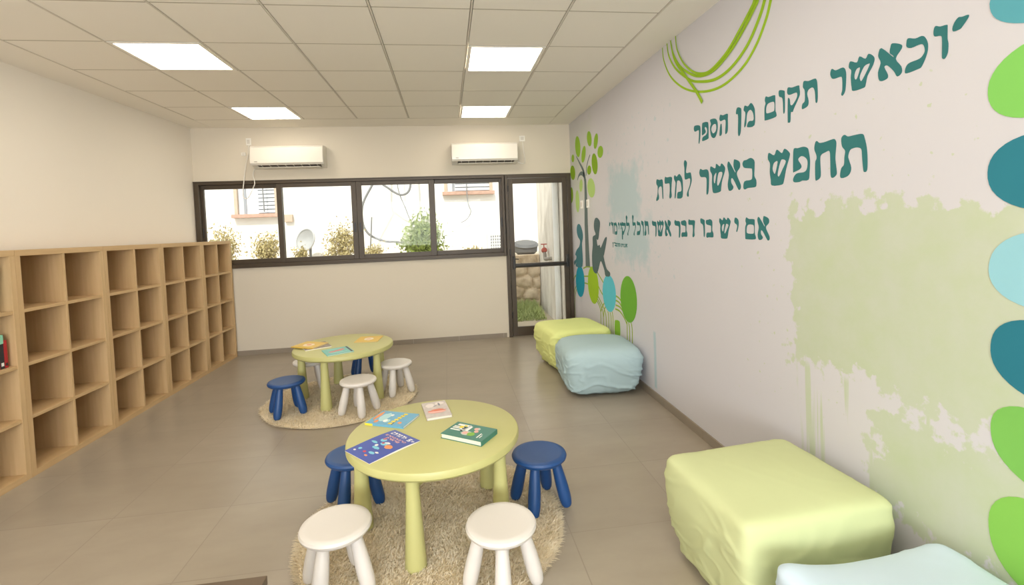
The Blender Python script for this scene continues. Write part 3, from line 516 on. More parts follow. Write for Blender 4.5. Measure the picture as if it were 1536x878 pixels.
def make_stool(mat):
    t = empty('stool'); h = .289; R = .148
    MB().lathe([(0, h - .040), (R - .03, h - .040), (R - .012, h - .036), (R - .002, h - .026), (R + .001, h - .016), (R - .004, h - .006), (R - .016, h - .0005), (R - .03, h - .001), (R - .05, h - .003), (0, h - .004)], 56).build('seat', mat, t, True)
    for k in range(4):
        a = radians(45 + 90 * k); tilt = radians(13.5)
        M_ = Matrix.Translation((.148 * cos(a), .148 * sin(a), .0035)) @ Matrix.Rotation(a, 4, 'Z') @ Matrix.Rotation(-tilt, 4, 'Y')
        MB().lathe(stool_leg(), 20, M_).build('leg', mat, t, True)
    return t
proto = {'navy': make_stool(MT['navy']), 'cream': make_stool(MT['cream'])}; used = set()
def stool(kind, x, y, rot, label, z=RZ):
    o = copy_tree(proto[kind]) if kind in used else proto[kind]; used.add(kind)
    o.location = (x, y, z); o.rotation_euler.z = radians(rot)
    tag(o, label, 'stool', "children's stools round the tables")
stool('cream', 2.272, -.880, 24, 'white stool at the left front of the near table, lower left of two')
stool('cream', 2.968, -1.005, 40, 'white stool at the right front of the near table, beside the rug edge')
stool('navy', 3.240, -.440, 20, 'blue stool standing right of the near table')
stool('navy', 2.225, -.235, 30, 'blue stool partly hidden behind the left of the near table')
stool('navy', 1.408, 1.250, 28, 'blue stool at the left front of the far table')
stool('cream', 2.012, 1.130, 62, 'white stool at the front of the far table')
stool('cream', 2.272, 1.560, 35, 'white stool at the right end of the far table')
stool('cream', 1.425, 1.865, 20, 'white stool behind the left leg of the far table')
stool('navy', 1.90, 2.135, 20, 'blue stool glimpsed underneath the far table', .011)

# ---------------------------------------------------------------- bean bag cubes
def pouf(x, y, sx, sy, sz, rz, seed, mat, label, n=7., taper=.82, wr=1., peak=.0, sag=0.0, dip=0.0):
    m = bmesh.new(); bmesh.ops.create_cube(m, size=2); bmesh.ops.subdivide_edges(m, edges=m.edges, cuts=46, use_grid_fill=True)
    so3 = Vector((seed * 3.1, seed * 1.7, seed * .9))
    for v in m.verts:
        p = v.co.copy(); k = (abs(p.x) ** n + abs(p.y) ** n + abs(p.z) ** n) ** (1 / n); p = p / k
        h = (p.z + 1) / 2
        s = taper + (1 - taper) * min(1, h * 1.45) ** .6 + .035 * (1 - p.z * p.z)
        ed = max(abs(p.x), abs(p.y))
        X, Y, Z = p.x * sx / 2 * s, p.y * sy / 2 * s, h * sz
        top = max(0, p.z - .2) / .8
        Z += top * (.02 * cos(p.x * 1.4) * cos(p.y * 1.4) - sag * (p.x * .5 + p.y * .5)) + peak * top * (abs(p.x * p.y) ** 3)
        q = Vector((X, Y, Z)) * 1.0
        # soft folds: long wavy creases, stronger low on the sides and near the corners
        u = q + so3; warp = Vector((noise.noise(u * 2.3), noise.noise(u * 2.3 + Vector((7, 1, 2))), noise.noise(u * 2.3 + Vector((3, 9, 4))))) * .16
        w = u + warp
        side = 1 - top; cor = abs(p.x * p.y) ** 2
        n1 = noise.noise(Vector((w.x * 3.0, w.y * 3.0, w.z * 8))); n2 = noise.noise(Vector((w.x * 6, w.y * 6, w.z * 15)) + Vector((5, 5, 5)))
        cr = max(0, 1 - abs(n1) * 7) ** 1.5 * .9 + max(0, 1 - abs(n2) * 6) ** 1.5 * .5                    # thin ridged creases
        amp = wr * (.0015 + .0075 * side * (1 - h * .55) + .009 * cor * (.35 + side))
        d = Vector((p.x, p.y, p.z * .6)).normalized()
        v.co = q + d * amp * (cr - .45)
        v.co += d * wr * (.010 * noise.noise(u * 2.6) + .007 * side * n1)
        v.co.z -= dip * top * (1 - p.x * p.x) * max(0, p.y)
        if v.co.z < .004: v.co.z = .002
    t = empty('bean_bag_cube', (x, y, 0), radians(rz)); tag(t, label, 'bean bag')
    me = bpy.data.meshes.new('cover'); m.to_mesh(me); m.free()
    me.polygons.foreach_set('use_smooth', [True] * len(me.polygons))
    me.materials.append(mat); o = bpy.data.objects.new('cover', me); C.objects.link(o); o.parent = t
    return t
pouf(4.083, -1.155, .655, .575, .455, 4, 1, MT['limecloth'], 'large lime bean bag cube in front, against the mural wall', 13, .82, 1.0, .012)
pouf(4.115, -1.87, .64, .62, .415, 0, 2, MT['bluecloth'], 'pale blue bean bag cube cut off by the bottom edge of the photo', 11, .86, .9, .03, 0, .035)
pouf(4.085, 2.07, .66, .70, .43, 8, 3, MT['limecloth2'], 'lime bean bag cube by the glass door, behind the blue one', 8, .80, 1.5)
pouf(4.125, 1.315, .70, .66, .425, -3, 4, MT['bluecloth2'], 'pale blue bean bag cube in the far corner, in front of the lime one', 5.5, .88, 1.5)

# ---------------------------------------------------------------- dark box at the lower edge of the photo
t = empty('storage_box', (1.925, -1.53, 0)); tag(t, 'dark brown box showing only its top corner at the lower edge of the photo', 'box')
MT['dark'] = P('dark_brown_board', (96, 79, 60), rough=.5, var=.08)
MB().box((-.22, -.215, 0), (.22, .215, .37), .003).build('body', MT['dark'], t)
MB().box((-.226, -.221, .37), (.226, .221, .40), .003).build('lid', MT['dark'], t)
# ---------------------------------------------------------------- painted and applied decoration on the right-hand wall
def glyph(n, y0, y1, z0, z1):
    """letter outlines fitted to a box; y0 is its left side as read, y1 its right side (mm)"""
    gs = [GLYPH[n]] + ([GLYPH['heleg']] if n == 'he' else []); out = []
    if n == 'he':
        hx0, hx1 = 0, 100
    for g_ in gs: out += [[(y0 + (y1 - y0) * u / 100, z0 + (z1 - z0) * v / 100) for u, v in q] for q in g_]
    return out
def text_line(shapes, z, label):
    t = empty('wall_lettering', (XR, .2, z)); tag(t, label, 'lettering', 'lines of lettering on the mural wall')
    for g_ in shapes:
        o = wall_shape('letter', [[smooth_closed(q, 3) for q in g_]], MT['teal'], t); o.matrix_parent_inverse = Matrix.Translation(-t.location)
text_line(LINE1, 2.1, 'top line of teal Hebrew lettering, beginning with a quotation mark')
text_line(LINE2, 1.77, 'second line of teal Hebrew lettering with the tallest letters')
text_line([glyph(p[1], *p[2:]) for p in PLACE if p[0] == 3], 1.46, 'third line of Hebrew lettering, long and small, running to the reader figures')
text_line([glyph(p[1], *p[2:]) for p in PLACE if p[0] == 4], 1.28, 'tiny fourth line of Hebrew lettering beside the held-up book')
MT['leaf'] = P('leaf_paint', (146, 186, 62)); MT['leafd'] = P('olive_leaf_paint', (134, 170, 44)); MT['leafp'] = P('pale_leaf_paint', (176, 206, 122))
MT['trunk'] = P('trunk_paint', (104, 118, 116), var=.12, vscale=2); MT['sil'] = P('grey_figure_paint', (88, 108, 108), var=.08, vscale=3); MT['sil2'] = P('teal_figure_paint', (72, 120, 128), var=.08, vscale=3)
MT['stem'] = P('stem_paint', (150, 172, 66)); MT['loop'] = P('loop_paint', (150, 186, 44))
def hang(o, par): o.matrix_parent_inverse = Matrix.Translation(-par.location); return o
tree = empty('tree_mural', (XR, 2.78, .97)); tag(tree, 'painted tree with grey trunk and thirteen oval green leaves near the door', 'wall painting')
hang(wall_shape('trunk', [[MUR_TRUNK]], MT['trunk'], tree), tree)
for pts, (a, b_) in MUR_BRANCHES: hang(wall_shape('branch', [[ribbon(pts, 8 + a * 2.2, 8 + b_ * 2.2)]], MT['trunk'], tree, .0016), tree)
for q, k in MUR_LEAVES: hang(wall_shape('leaf', [[q]], (MT['leaf'], MT['leafd'], MT['leafp'])[k], tree, .0014), tree)
tag(wall_shape('figure_silhouette', [[smooth_closed(MUR_FIG1, 3)]], MT['sil2'], None, .0022), 'teal silhouette of a seated reader left of the painted trunk', 'wall painting')
tag(wall_shape('figure_silhouette', [[smooth_closed(MUR_FIG2, 3)]], MT['sil'], None, .0024), 'grey silhouette of a person reading a held-up book, right of the painted trunk', 'wall painting')
fl = empty('balloon_mural', (XR, 2.2, 0)); tag(fl, 'painted coloured ovals on long thin green stems beneath the readers', 'wall painting')
for s in MUR_STEMS: hang(wall_shape('stem', [[ribbon(s, 17)]], MT['stem'], fl, .0010), fl)
for q, c, lb in zip(MUR_OVALS, ((36, 150, 176), (160, 196, 48), (96, 192, 212), (112, 172, 60)), ('teal oval', 'lime oval', 'sky blue oval', 'green oval')):
    tag(hang(wall_shape('oval', [[q]], P('oval_paint', c), fl, .0018), fl), lb)
tag(hang(wall_shape('oval', [[smooth_closed(MUR_STUB, 4)]], P('oval_paint', (136, 186, 62)), fl, .0018), fl), 'small green oval')
lp = empty('loop_painting', (XR, 0, 2.29)); tag(lp, 'hand-drawn green loops on the mural wall below the ceiling', 'wall painting')
for i, (q, (w0, w1)) in enumerate(zip(MUR_LOOPS, ((11, 24), (12, 26), (12, 30), (14, 26), (10, 24)))): hang(wall_shape('loop', [[ribbon(q, w0, w1)]], MT['loop'], lp, .0012 + .0016 * i), lp)
# column of round spots by the right edge
spots = [(2.150, .085, (92, 164, 176), 'teal spot at the top edge of the photo, first of the column'), (1.915, .118, (132, 200, 98), 'bright green spot, second from the top of the column'),
         (1.640, .118, (50, 124, 140), 'dark teal spot, third of the column, level with the lettering'), (1.352, .117, (150, 202, 214), 'pale sky blue spot in the middle of the column'),
         (1.080, .117, (46, 120, 138), 'dark teal spot just below the pale blue one'), (.810, .117, (126, 190, 92), 'green spot, sixth from the top of the column'), (.505, .150, (136, 196, 88), 'tall green spot at the foot of the column behind the blue bean bag')]
for i, (z, h, c, lb) in enumerate(spots):
    rnd = random.Random(40 + i); q = []
    for k in range(40):
        a = 2 * pi * k / 40; e = 1 + .04 * sin(2 * a + rnd.random() * .1 + i) ; n_ = 2.25
        cx_, sx_ = cos(a), sin(a); rr = (abs(cx_) ** n_ + abs(sx_) ** n_) ** (-1 / n_)
        tilt = (-.10, .22, -.12, -.06, -.26, -.24, .0)[i]
        yy = 155 * rr * cx_ * e; zz = h * 1000 * rr * sx_ * e
        q.append((-1822 + yy, z * 1000 + zz + tilt * yy * -.55))
    tag(wall_shape('spot_decal', [[q]], P('spot_paint', c), None), lb, 'wall spot', 'column of coloured spots on the mural wall')

# ---------------------------------------------------------------- books
MT['paper'] = P('paper', (232, 226, 210), rough=.8)
def quad_frame(c):
    """corner points a (origin), b (along u), d (along v) -> matrix and sizes"""
    a, b_, d = Vector(c[0]), Vector(c[1]), Vector(c[2]); u = b_ - a; v = d - a; w, h = u.length, v.length; u.normalize(); v = (v - u * v.dot(u)).normalized()
    return a, u, v, w, h
def art(par, name, shapes, mat, w, h, z, label=None):
    """flat printed shapes on a cover; shapes in 0..1 of the cover"""
    V, F = [], []
    for g_ in shapes:
        vs, fs = fill2d([[(p[0] * w, p[1] * h) for p in q] for q in g_], .0001); b = len(V); V += [(v.x, v.y, z(v.x / w) + v.z if callable(z) else z + v.z) for v in vs]; F += [[i + b for i in f] for f in fs]
    o = raw(name, V, F, mat, par)
    if label: o['label'] = label
    return o
def blob(x, y, rx, ry, seed=0, n=14):
    rnd = random.Random(seed); return [smooth_closed([(x + rx * cos(2 * pi * k / n) * (1 + .25 * (rnd.random() - .5)), y + ry * sin(2 * pi * k / n) * (1 + .25 * (rnd.random() - .5))) for k in range(n)], 2)]
def rect(x0, y0, x1, y1): return [[(x0, y0), (x1, y0), (x1, y1), (x0, y1)]]
def word(letters, x0, y0, x1, y1, gap=.12):
    n = len(letters); wd = (x1 - x0) / n; out = []
    for k, l in enumerate(letters):
        a = x0 + k * wd; out.append([[(a + wd * (1 - gap) * u / 100, y0 + (y1 - y0) * v / 100) for u, v in q] for q in GLYPH[l]])
    return out
def book(name, loc, rot, w, h, th, cover, label, hard=True, tiltx=0, tilty=0, spine_col=None):
    """lies flat: spine along the local y axis at x = 0, cover w wide and h tall"""
    t = empty(name, loc); t.rotation_euler = (tiltx, tilty, rot); tag(t, label, 'book')
    c = .0022 if hard else .0008; o = .003 if hard else 0
    m = MB(); m.box((0, 0, 0), (w, h, c), .0006); m.box((0, 0, th - c), (w, h, th), .0006); m.box((0, 0, c), (c * 1.2, h, th - c), 0)
    m.build('cover', cover, t)
    MB().box((c * 1.2, o, c), (w - o, h - o, th - c)).build('pages', MT['paper'], t)
    return t
def rot_of(a, b_): return math.atan2(b_[1] - a[1], b_[0] - a[0])
TZ = RZ + .469
W_ = P('print_white', (240, 238, 232)); R_ = P('print_red', (206, 66, 74)); O_ = P('print_orange', (232, 150, 92)); Y_ = P('print_yellow', (240, 214, 60)); T_ = P('print_sky', (130, 200, 220)); G_ = P('print_green', (130, 180, 70)); PK = P('print_pink', (230, 176, 164)); K_ = P('print_dark', (66, 62, 66))
# workbook, bent cover; local x runs along its long side from the left end
a = (2.258, -.577); rz = rot_of((2.416, -.770), (2.635, -.578)); Lw, Lh_ = .288, .212
t = empty('book', (2.404, -.770, TZ + .0005), rz); tag(t, 'blue soft workbook with white title lying at the left rim of the near table', 'book')
def bend(u): return .0045 + .006 * sin(pi * min(1, max(0, u))) * (.4 + u)
def sheet(par, name, mat, z0, z1, inset=0):
    V, F = [], []; N = 20
    for k in range(N + 1):
        u = k / N; x = inset + (Lw - 2 * inset) * u
        for yy in (inset, Lh_ - inset):
            for zz in (z0, z1): V.append((x, yy, max(.0004, bend(u) * zz)))
    for k in range(N):
        b = 4 * k; c = b + 4
        F += [(b, c, c + 1, b + 1), (b + 2, b + 3, c + 3, c + 2), (b + 1, c + 1, c + 3, b + 3), (b, b + 2, c + 2, c)]
    F += [(0, 1, 3, 2), (4 * N, 4 * N + 2, 4 * N + 3, 4 * N + 1)]
    return raw(name, V, F, mat, par)
MT['wb'] = P('workbook_blue', (64, 84, 168), rough=.35, var=.1, vscale=14)
sheet(t, 'cover', MT['wb'], .86, 1.0); sheet(t, 'pages', MT['paper'], .05, .85, .001)
def ws(name, shapes, mat):                                            # cover drawings: x from spine to fore edge of the sheet, laid upright towards its right end
    V, F = [], []
    for g_ in shapes:
        vs, fs = fill2d([[((1 - p[1]) * 0 + p[1] * Lw, (1 - p[0]) * Lh_) for p in q] for q in g_], .0001); b = len(V)
        V += [(v.x, v.y, bend(v.x / Lw) + .0004 + v.z) for v in vs]; F += [[i + b for i in f] for f in fs]
    return raw(name, V, F, mat, t)
ws('title', word(['memsofit', 'yod', 'dalet', 'mem', 'vav', 'lamed'], .12, .84, .68, .94), W_)
ws('age_mark', [[[(.76, .93), (.86, .93), (.86, .905), (.79, .905), (.79, .885), (.85, .885), (.865, .86), (.85, .83), (.76, .83), (.76, .85), (.83, .85), (.83, .865), (.76, .865)]], rect(.89, .868, .98, .884), rect(.925, .845, .945, .907)], W_)
ws('subtitle', word(['shin', 'vav', 'tav', 'mem', 'yod', 'bet', 'resh', 'kaf'], .10, .74, .88, .79) + word(['tav', 'vav', 'alef', 'resh', 'pe'], .25, .67, .75, .72), PK)
ws('picture', [blob(.33, .60, .09, .05, 1), blob(.22, .47, .10, .03, 2), blob(.50, .36, .12, .035, 3), blob(.62, .22, .10, .03, 4), blob(.20, .20, .05, .03, 5), blob(.50, .52, .10, .05, 15)], T_)
ws('picture', [blob(.30, .64, .05, .03, 6), blob(.45, .53, .04, .025, 7), blob(.42, .18, .05, .025, 8)], R_)
ws('picture', [blob(.72, .50, .12, .06, 9), blob(.60, .12, .05, .02, 10)], O_)
ws('picture', [blob(.55, .57, .08, .03, 11), blob(.40, .42, .05, .03, 12), blob(.15, .12, .04, .02, 13), blob(.72, .27, .06, .02, 14)], W_)
# green hardback
MT['gb'] = P('green_cover', (62, 124, 108), rough=.4, var=.1, vscale=18)
p, q = (3.014, -.564), (2.811, -.437)
t = book('book', (3.014, -.564, TZ), rot_of(p, q) + 0, .24, .155, .024, MT['gb'], 'thick green hardback with white title on the right side of the near table')
t.rotation_euler.z = rot_of(p, q); t.location = (2.811 + .0, -.437, TZ)
ang = rot_of((2.811, -.437), (2.721, -.562)); t.rotation_euler.z = ang; t.location = (2.811, -.437, TZ)
for ch in list(t.children): bpy.data.objects.remove(ch)
MB().box((0, 0, 0), (.155, .24, .0025), .0006).box((0, 0, .0225), (.155, .24, .025), .0006).box((0, .2372, .0025), (.155, .24, .0225)).build('cover', MT['gb'], t)
MB().box((.003, .004, .0025), (.151, .2372, .0225)).build('pages', MT['paper'], t)
zt = .0252
art(t, 'title', [rect(.12, .10, .24, .42), rect(.30, .06, .37, .40), rect(.40, .06, .47, .40), rect(.53, .06, .60, .38), rect(.30, .30, .60, .37), rect(.17, .38, .52, .47)], W_, .155, .24, zt)
art(t, 'picture', [blob(.33, .24, .09, .05, 3), blob(.20, .30, .05, .04, 5)], Y_, .155, .24, zt + .0004)
art(t, 'picture', [blob(.66, .50, .16, .12, 8), blob(.27, .62, .10, .07, 9)], P('print_grey', (190, 200, 190)), .155, .24, zt)
art(t, 'picture', [blob(.66, .47, .10, .07, 18), blob(.28, .60, .08, .05, 19), blob(.45, .66, .08, .05, 20)], PK, .155, .24, zt + .0004)
art(t, 'picture', [blob(.68, .62, .13, .09, 21)], G_, .155, .24, zt + .0006)
art(t, 'author_line', [rect(.55, .84, .57, .86), rect(.50, .80, .82, .825), rect(.62, .86, .80, .88)], W_, .155, .24, zt)
# pink grey paperback, title band orange
MT['pg'] = P('grey_pink_cover', (198, 188, 182), rough=.4, var=.25, vscale=30)
t = book('book', (2.644, -.334, TZ), rot_of((2.644, -.334), (2.782, -.309)), .140, .238, .014, MT['pg'], 'small grey and pink paperback at the back of the near table')
art(t, 'picture', [blob(.5, .32, .38, .09, 1)], PK, .14, .238, .0144); art(t, 'title', [blob(.5, .40, .36, .035, 2), blob(.55, .47, .25, .02, 3)], P('print_coral', (226, 120, 84)), .14, .238, .0147)
art(t, 'picture', [blob(.72, .85, .2, .09, 4), blob(.3, .75, .18, .14, 5)], P('print_pale', (226, 216, 210)), .14, .238, .0144); art(t, 'picture', [blob(.68, .78, .04, .10, 6), blob(.5, .70, .08, .02, 7)], P('print_slate', (130, 132, 140)), .14, .238, .0147)
# sky blue picture book with yellow spine end
MT['sb'] = P('sky_cover', (104, 168, 200), rough=.35, var=.1, vscale=16)
a, b_, d = (2.523, -.409), (2.309, -.308), (2.588, -.237)
ang = rot_of(a, b_) ; w_ = .236; h_ = .178
t = empty('book', (2.523, -.409, TZ), ang - pi / 2); tag(t, 'light blue picture book with yellow diagonal title behind the workbook', 'book')
MB().box((0, 0, 0), (h_, w_, .0015)).box((0, 0, .0085), (h_, w_, .010)).box((0, 0, .0015), (.002, w_ * .80, .0085)).build('cover', MT['sb'], t)
MB().box((.002, .001, .0015), (h_ - .001, w_ - .001, .0085)).build('pages', MT['paper'], t)
MB().box((-.0004, w_ * .80, 0), (.002, w_ + .0004, .0103)).build('spine_band', Y_, t)
art(t, 'title', [[[(x + .05 * (k % 2) * 0, y) for x, y in qq] for qq in rect(.10 + .145 * k, .355 - .045 * k * .4, .20 + .145 * k, .455 - .045 * k * .4)] for k in range(6)], Y_, h_, w_, .0104)
art(t, 'title_shadow', [rect(.06, .33, .94, .35)], K_, h_, w_, .0103)
art(t, 'picture', [blob(.55, .72, .30, .12, 2), blob(.30, .55, .12, .06, 9)], P('print_ice', (176, 214, 216)), h_, w_, .0103); art(t, 'picture', [blob(.60, .92, .34, .05, 4), blob(.2, .80, .10, .05, 5), blob(.25, .20, .07, .05, 11)], O_, h_, w_, .0104)
art(t, 'picture', [blob(.30, .60, .10, .05, 6), blob(.72, .60, .07, .04, 7)], W_, h_, w_, .0106)
# far table
MT['ye'] = P('mustard_cover', (222, 184, 76), rough=.4, var=.06); MT['aq'] = P('aqua_cover', (112, 186, 178), rough=.4, var=.06); MT['gy'] = P('grey_page_print', (150, 140, 130), rough=.6, var=.2, vscale=25)
t = empty('book', (1.567, 1.484, TZ), radians(27)); tag(t, 'grey printed magazine under the mustard book on the far table', 'book')
MB().box((-.06, 0, 0), (.165, .24, .008), .001).build('pages', MT['paper'], t); MB().box((-.06, 0, .008), (.165, .24, .0092)).build('cover', MT['gy'], t)
t = book('book', (1.569, 1.481, TZ + .0095), rot_of((1.569, 1.481), (1.356, 1.589)) - pi / 2, .205, .245, .010, MT['ye'], 'mustard yellow book at the left of the far table, resting on a grey magazine')
art(t, 'picture', [blob(.45, .5, .22, .22, 3)], P('print_cream', (238, 218, 190)), .205, .245, .0103); art(t, 'picture', [blob(.45, .5, .10, .10, 4)], O_, .205, .245, .0106)
t = book('book', (1.756, 1.219, TZ), rot_of((1.756, 1.219), (1.955, 1.315)), .222, .222, .009, MT['aq'], 'aqua book with red title at the front of the far table')
art(t, 'title', [blob(.30, .45, .16, .10, 5), blob(.52, .52, .16, .10, 6), blob(.68, .62, .12, .10, 16)], P('print_rose', (226, 140, 134)), .222, .222, .0093); art(t, 'edge_band', [rect(.90, .02, .97, .98)], K_, .222, .222, .0093)
art(t, 'picture', [blob(.45, .80, .3, .05, 7), blob(.5, .22, .3, .05, 17)], P('print_mint', (150, 210, 200)), .222, .222, .0093)
t = book('book', (1.892, 1.658, TZ), rot_of((1.892, 1.658), (2.108, 1.634)), .217, .222, .007, MT['ye'], 'mustard yellow book alone at the right of the far table')
art(t, 'picture', [blob(.5, .5, .22, .24, 8)], P('print_cream', (240, 226, 200)), .217, .222, .0073); art(t, 'picture', [blob(.5, .5, .10, .12, 9)], P('print_blush', (240, 200, 170)), .217, .222, .0076)
# books standing in the cut-off bookcase
def upright(y, th, h, dep, cols, label, z0=.7535, lean=0, top_band=None):
    t = empty('book', (front_x(y) - .028, y, z0), TH); t.rotation_euler.x = lean; tag(t, label, 'book', 'books in the cut-off bookcase')
    MB().box((-dep, 0, 0), (0, th, h), .002).build('cover', cols[0], t)
    if len(cols) > 1: MB().box((-.03, -.0004, h * .74), (.0006, th + .0004, h + .0004)).build('spine_band', cols[1], t)
    if top_band: MB().box((-.002, th * .2, h * .08), (.001, th * .8, h * .18)).build('spine_mark', top_band, t)
RD = P('book_red', (170, 36, 40)); BK = P('book_black', (38, 40, 42)); MN = P('book_mint', (140, 206, 176)); BL = P('book_blue', (84, 120, 190)); OR = P('book_orange', (200, 90, 50))
upright(.425, .022, .175, .17, [RD, ], 'red book, rightmost of the upright books in the cut-off bookcase', lean=radians(0), top_band=BK)
upright(.395, .028, .212, .17, [BK, MN], 'black spined book with mint top beside the red one', top_band=W_)
upright(.366, .027, .208, .17, [RD, BL], 'red and blue book left of the mint topped one')
upright(.335, .028, .200, .16, [OR, BL], 'orange book with blue top at the photo edge')
t = empty('book', (front_x(.36) - .03, .345, 1.112), TH); t.rotation_euler.x = radians(-14); tag(t, 'pale blue book leaning in the topmost cube of the cut-off bookcase', 'book', 'books in the cut-off bookcase')
MB().box((-.18, 0, 0), (0, .012, .285), .002).build('cover', P('book_pale_blue', (130, 190, 214)), t)
# ---------------------------------------------------------------- outside the window: yard, stone wall, terrace, white building
MT['plaster'] = P('white_plaster', (238, 234, 226), rough=.85, var=.03, vscale=2); MT['rust'] = P('rusty_sill', (184, 150, 132), rough=.8, var=.25, vscale=14); MT['concrete'] = None
def concrete():
    t = NT('stained_concrete'); c = t.coord(); n = t.noise(t.mapping(c, (1, 2.5, .8)), 2.2, 6, .65)
    t.set(t.mix(t.ramp(n, .32, .68), srgb(204, 196, 184), srgb(240, 234, 224)), .9, spec=.2); t.bump(t.noise(c, 25, 4), .25, .01); return t.m
MT['concrete'] = concrete()
def stone():
    t = NT('field_stone'); c = t.coord(); n = t.noise(c, 7, 6, .65)
    t.set(t.mix(t.ramp(n, .3, .7), srgb(186, 164, 138), srgb(228, 210, 184)), .9, spec=.2); t.bump(t.noise(c, 30, 4), .4, .01); return t.m
MT['stone'] = stone()
MT['soil'] = P('dry_soil', (190, 178, 158), rough=.95, var=.2, vscale=9, spec=.1); MT['grass'] = P('grass_blade', (184, 194, 134), rough=.7, var=.25, vscale=5, spec=.2)
MT['leafo'] = P('shrub_leaf', (132, 146, 74), rough=.8, var=.25, vscale=6, spec=.1); MT['leafy'] = P('dry_shrub_leaf', (178, 164, 116), rough=.7, var=.25, vscale=6); MT['twig'] = P('twig', (150, 132, 112), rough=.9)
struct(MB().box((-6, YB + .12, -.3), (6, 5.75, -.04)).build('ground', MT['soil']))
struct(MB().box((-6, 5.72, -.3), (6, 9, .93)).build('terrace', MT['soil']))
# retaining wall of rounded field stones
def stone_wall():
    rnd = random.Random(5); seeds = []
    nz = 5
    for r in range(nz):
        x = -3.0 + rnd.random() * .2
        while x < 4.6:
            w = .20 + .22 * rnd.random(); seeds.append((x + w / 2, -.05 + (r + .5) * 1.0 / nz + rnd.uniform(-.04, .04), w)); x += w
    V, F = [], []; nx, nzv = 330, 46; x0, x1, z0, z1 = -3.0, 4.44, -.2, .95
    for j in range(nzv + 1):
        for i in range(nx + 1):
            x = x0 + (x1 - x0) * i / nx; z = z0 + (z1 - z0) * j / nzv
            d = sorted(((math.hypot((x - s[0]) * .85, (z - s[1]) * 1.15) - s[2] * .12) for s in seeds if abs(x - s[0]) < .5 and abs(z - s[1]) < .5))[:2]
            e = (d[1] - d[0]) if len(d) > 1 else 0
            bul = .075 * min(1, e / .11) ** .5 + .012 * noise.noise((x * 9, z * 9, 1))
            V.append((x, 5.68 - bul, z))
    for j in range(nzv):
        for i in range(nx):
            a = j * (nx + 1) + i; F.append((a, a + 1, a + nx + 2, a + nx + 1))
    b = len(V); V += [(x0, 5.8, z0), (x1, 5.8, z0), (x1, 5.8, z1), (x0, 5.8, z1)]
    top = [nzv * (nx + 1) + i for i in range(nx + 1)]; F.append(top[::-1] + [b + 3, b + 2]) if False else None
    for i in range(nx):
        pass
    o = raw('stone_wall', V, F, MT['stone'], None, True); struct(o)
    struct(MB().box((x0, 5.66, z1 - .05), (x1, 5.8, z1)).build('wall_coping', MT['stone']))
stone_wall()
struct(MB().box((4.45, YB + .22, -.3), (4.75, 5.75, 3.0)).build('yard_wall', MT['concrete']))
# sloping bank of grass against the stone wall
def grass():
    rnd = random.Random(11); V, F = [], []
    for i in range(9000):
        x = rnd.uniform(3.2, 4.34); y = rnd.uniform(4.6, 5.50); k = (y - 4.6) / .95
        if rnd.random() > .25 + k * 1.1 or (x > 4.3 and rnd.random() < .5): continue
        z = -.05 + .02 * k; h = (.05 + .17 * k) * rnd.uniform(.5, 1.2); a = rnd.random() * 2 * pi; w = .006; l = rnd.uniform(.02, .09)
        b = len(V); wx, wy = w * cos(a), w * sin(a); dx, dy = l * cos(a + 1.3), l * sin(a + 1.3)
        V += [(x - wx, y - wy, z), (x + wx, y + wy, z), (x + dx * .5 + wx * .7, y + dy * .5 + wy * .7, z + h * .7), (x + dx * .5 - wx * .7, y + dy * .5 - wy * .7, z + h * .7), (x + dx, y + dy, z + h)]
        F += [(b, b + 1, b + 2, b + 3), (b + 3, b + 2, b + 4)]
    return tag(raw('grass', V, F, MT['grass']), 'green grass growing at the foot of the stone wall outside the door', 'grass', kind='stuff')
grass()
# building
bd = empty('building', (1.5, 7.0, .93)); tag(bd, 'white plastered building seen through the window strip', 'building')
def bpart(mb, name, mat, par=None, smooth=False):
    o = mb.build(name, mat, par or bd, smooth)
    if not par: o.matrix_parent_inverse = Matrix.Translation(-bd.location)
    return o
bpart(MB().box((-6, 7.0, .9), (6, 7.3, 5.6)), 'facade', MT['plaster'])
MT['slat'] = P('shutter_white', (226, 226, 226), rough=.6); MT['slot'] = P('shutter_gap', (150, 152, 156), rough=.8); MT['jamb'] = P('worn_jamb', (190, 170, 150), rough=.8, var=.15, vscale=20)
def bwindow(x0, x1, z0, z1, shut0):
    f = MB(); f.box((x0 - .06, 6.93, z0), (x0, 7.02, z1)); f.box((x1, 6.93, z0), (x1 + .06, 7.02, z1)); f.box((x0 - .06, 6.93, z1), (x1 + .06, 7.02, z1 + .06))
    w = bpart(f, 'window_frame', MT['jamb'])
    bpart(MB().box((x0 - .10, 6.86, z0 - .07), (x1 + .10, 7.02, z0), .006), 'sill', MT['rust'], w)
    bpart(MB().box((x0, 6.985, z0), (shut0, 7.01, z1)), 'pane', MT['slat'], w)
    bpart(MB().box((x0 + .10, 6.97, z0), (x0 + .15, 6.99, z1)), 'mullion', MT['slot'], w)
    s = MB(); z = z0 + .02
    while z < z1 - .04: s.box((shut0, 6.955, z), (x1, 6.985, z + .052)); z += .074
    bpart(MB().box((shut0, 6.985, z0), (x1, 7.01, z1)), 'shutter_back', MT['slot'], w); bpart(s, 'shutter', MT['slat'], w)
bwindow(-1.16, -.48, 1.90, 3.0, -.80); bwindow(2.84, 3.70, 2.22, 3.3, 3.0)
tag(MB().box((-.32, 6.925, 1.72), (-.17, 6.995, 1.87), .01).build('junction_box', MT['jamb']), 'small weathered box on the white facade beside the left shutter', 'junction box')
MT['cable'] = P('grey_cable', (128, 128, 128), rough=.7)
def cable(pts, r, label): tag(MB().tube(smooth_open(pts), r).build('cable', MT['cable'], None, True), label, 'cable')
cable([(-.66, 6.84, 2.9), (-.655, 6.84, 2.4), (-.65, 6.85, 1.93)], .012, 'dark cable hanging past the shutter sill on the facade')
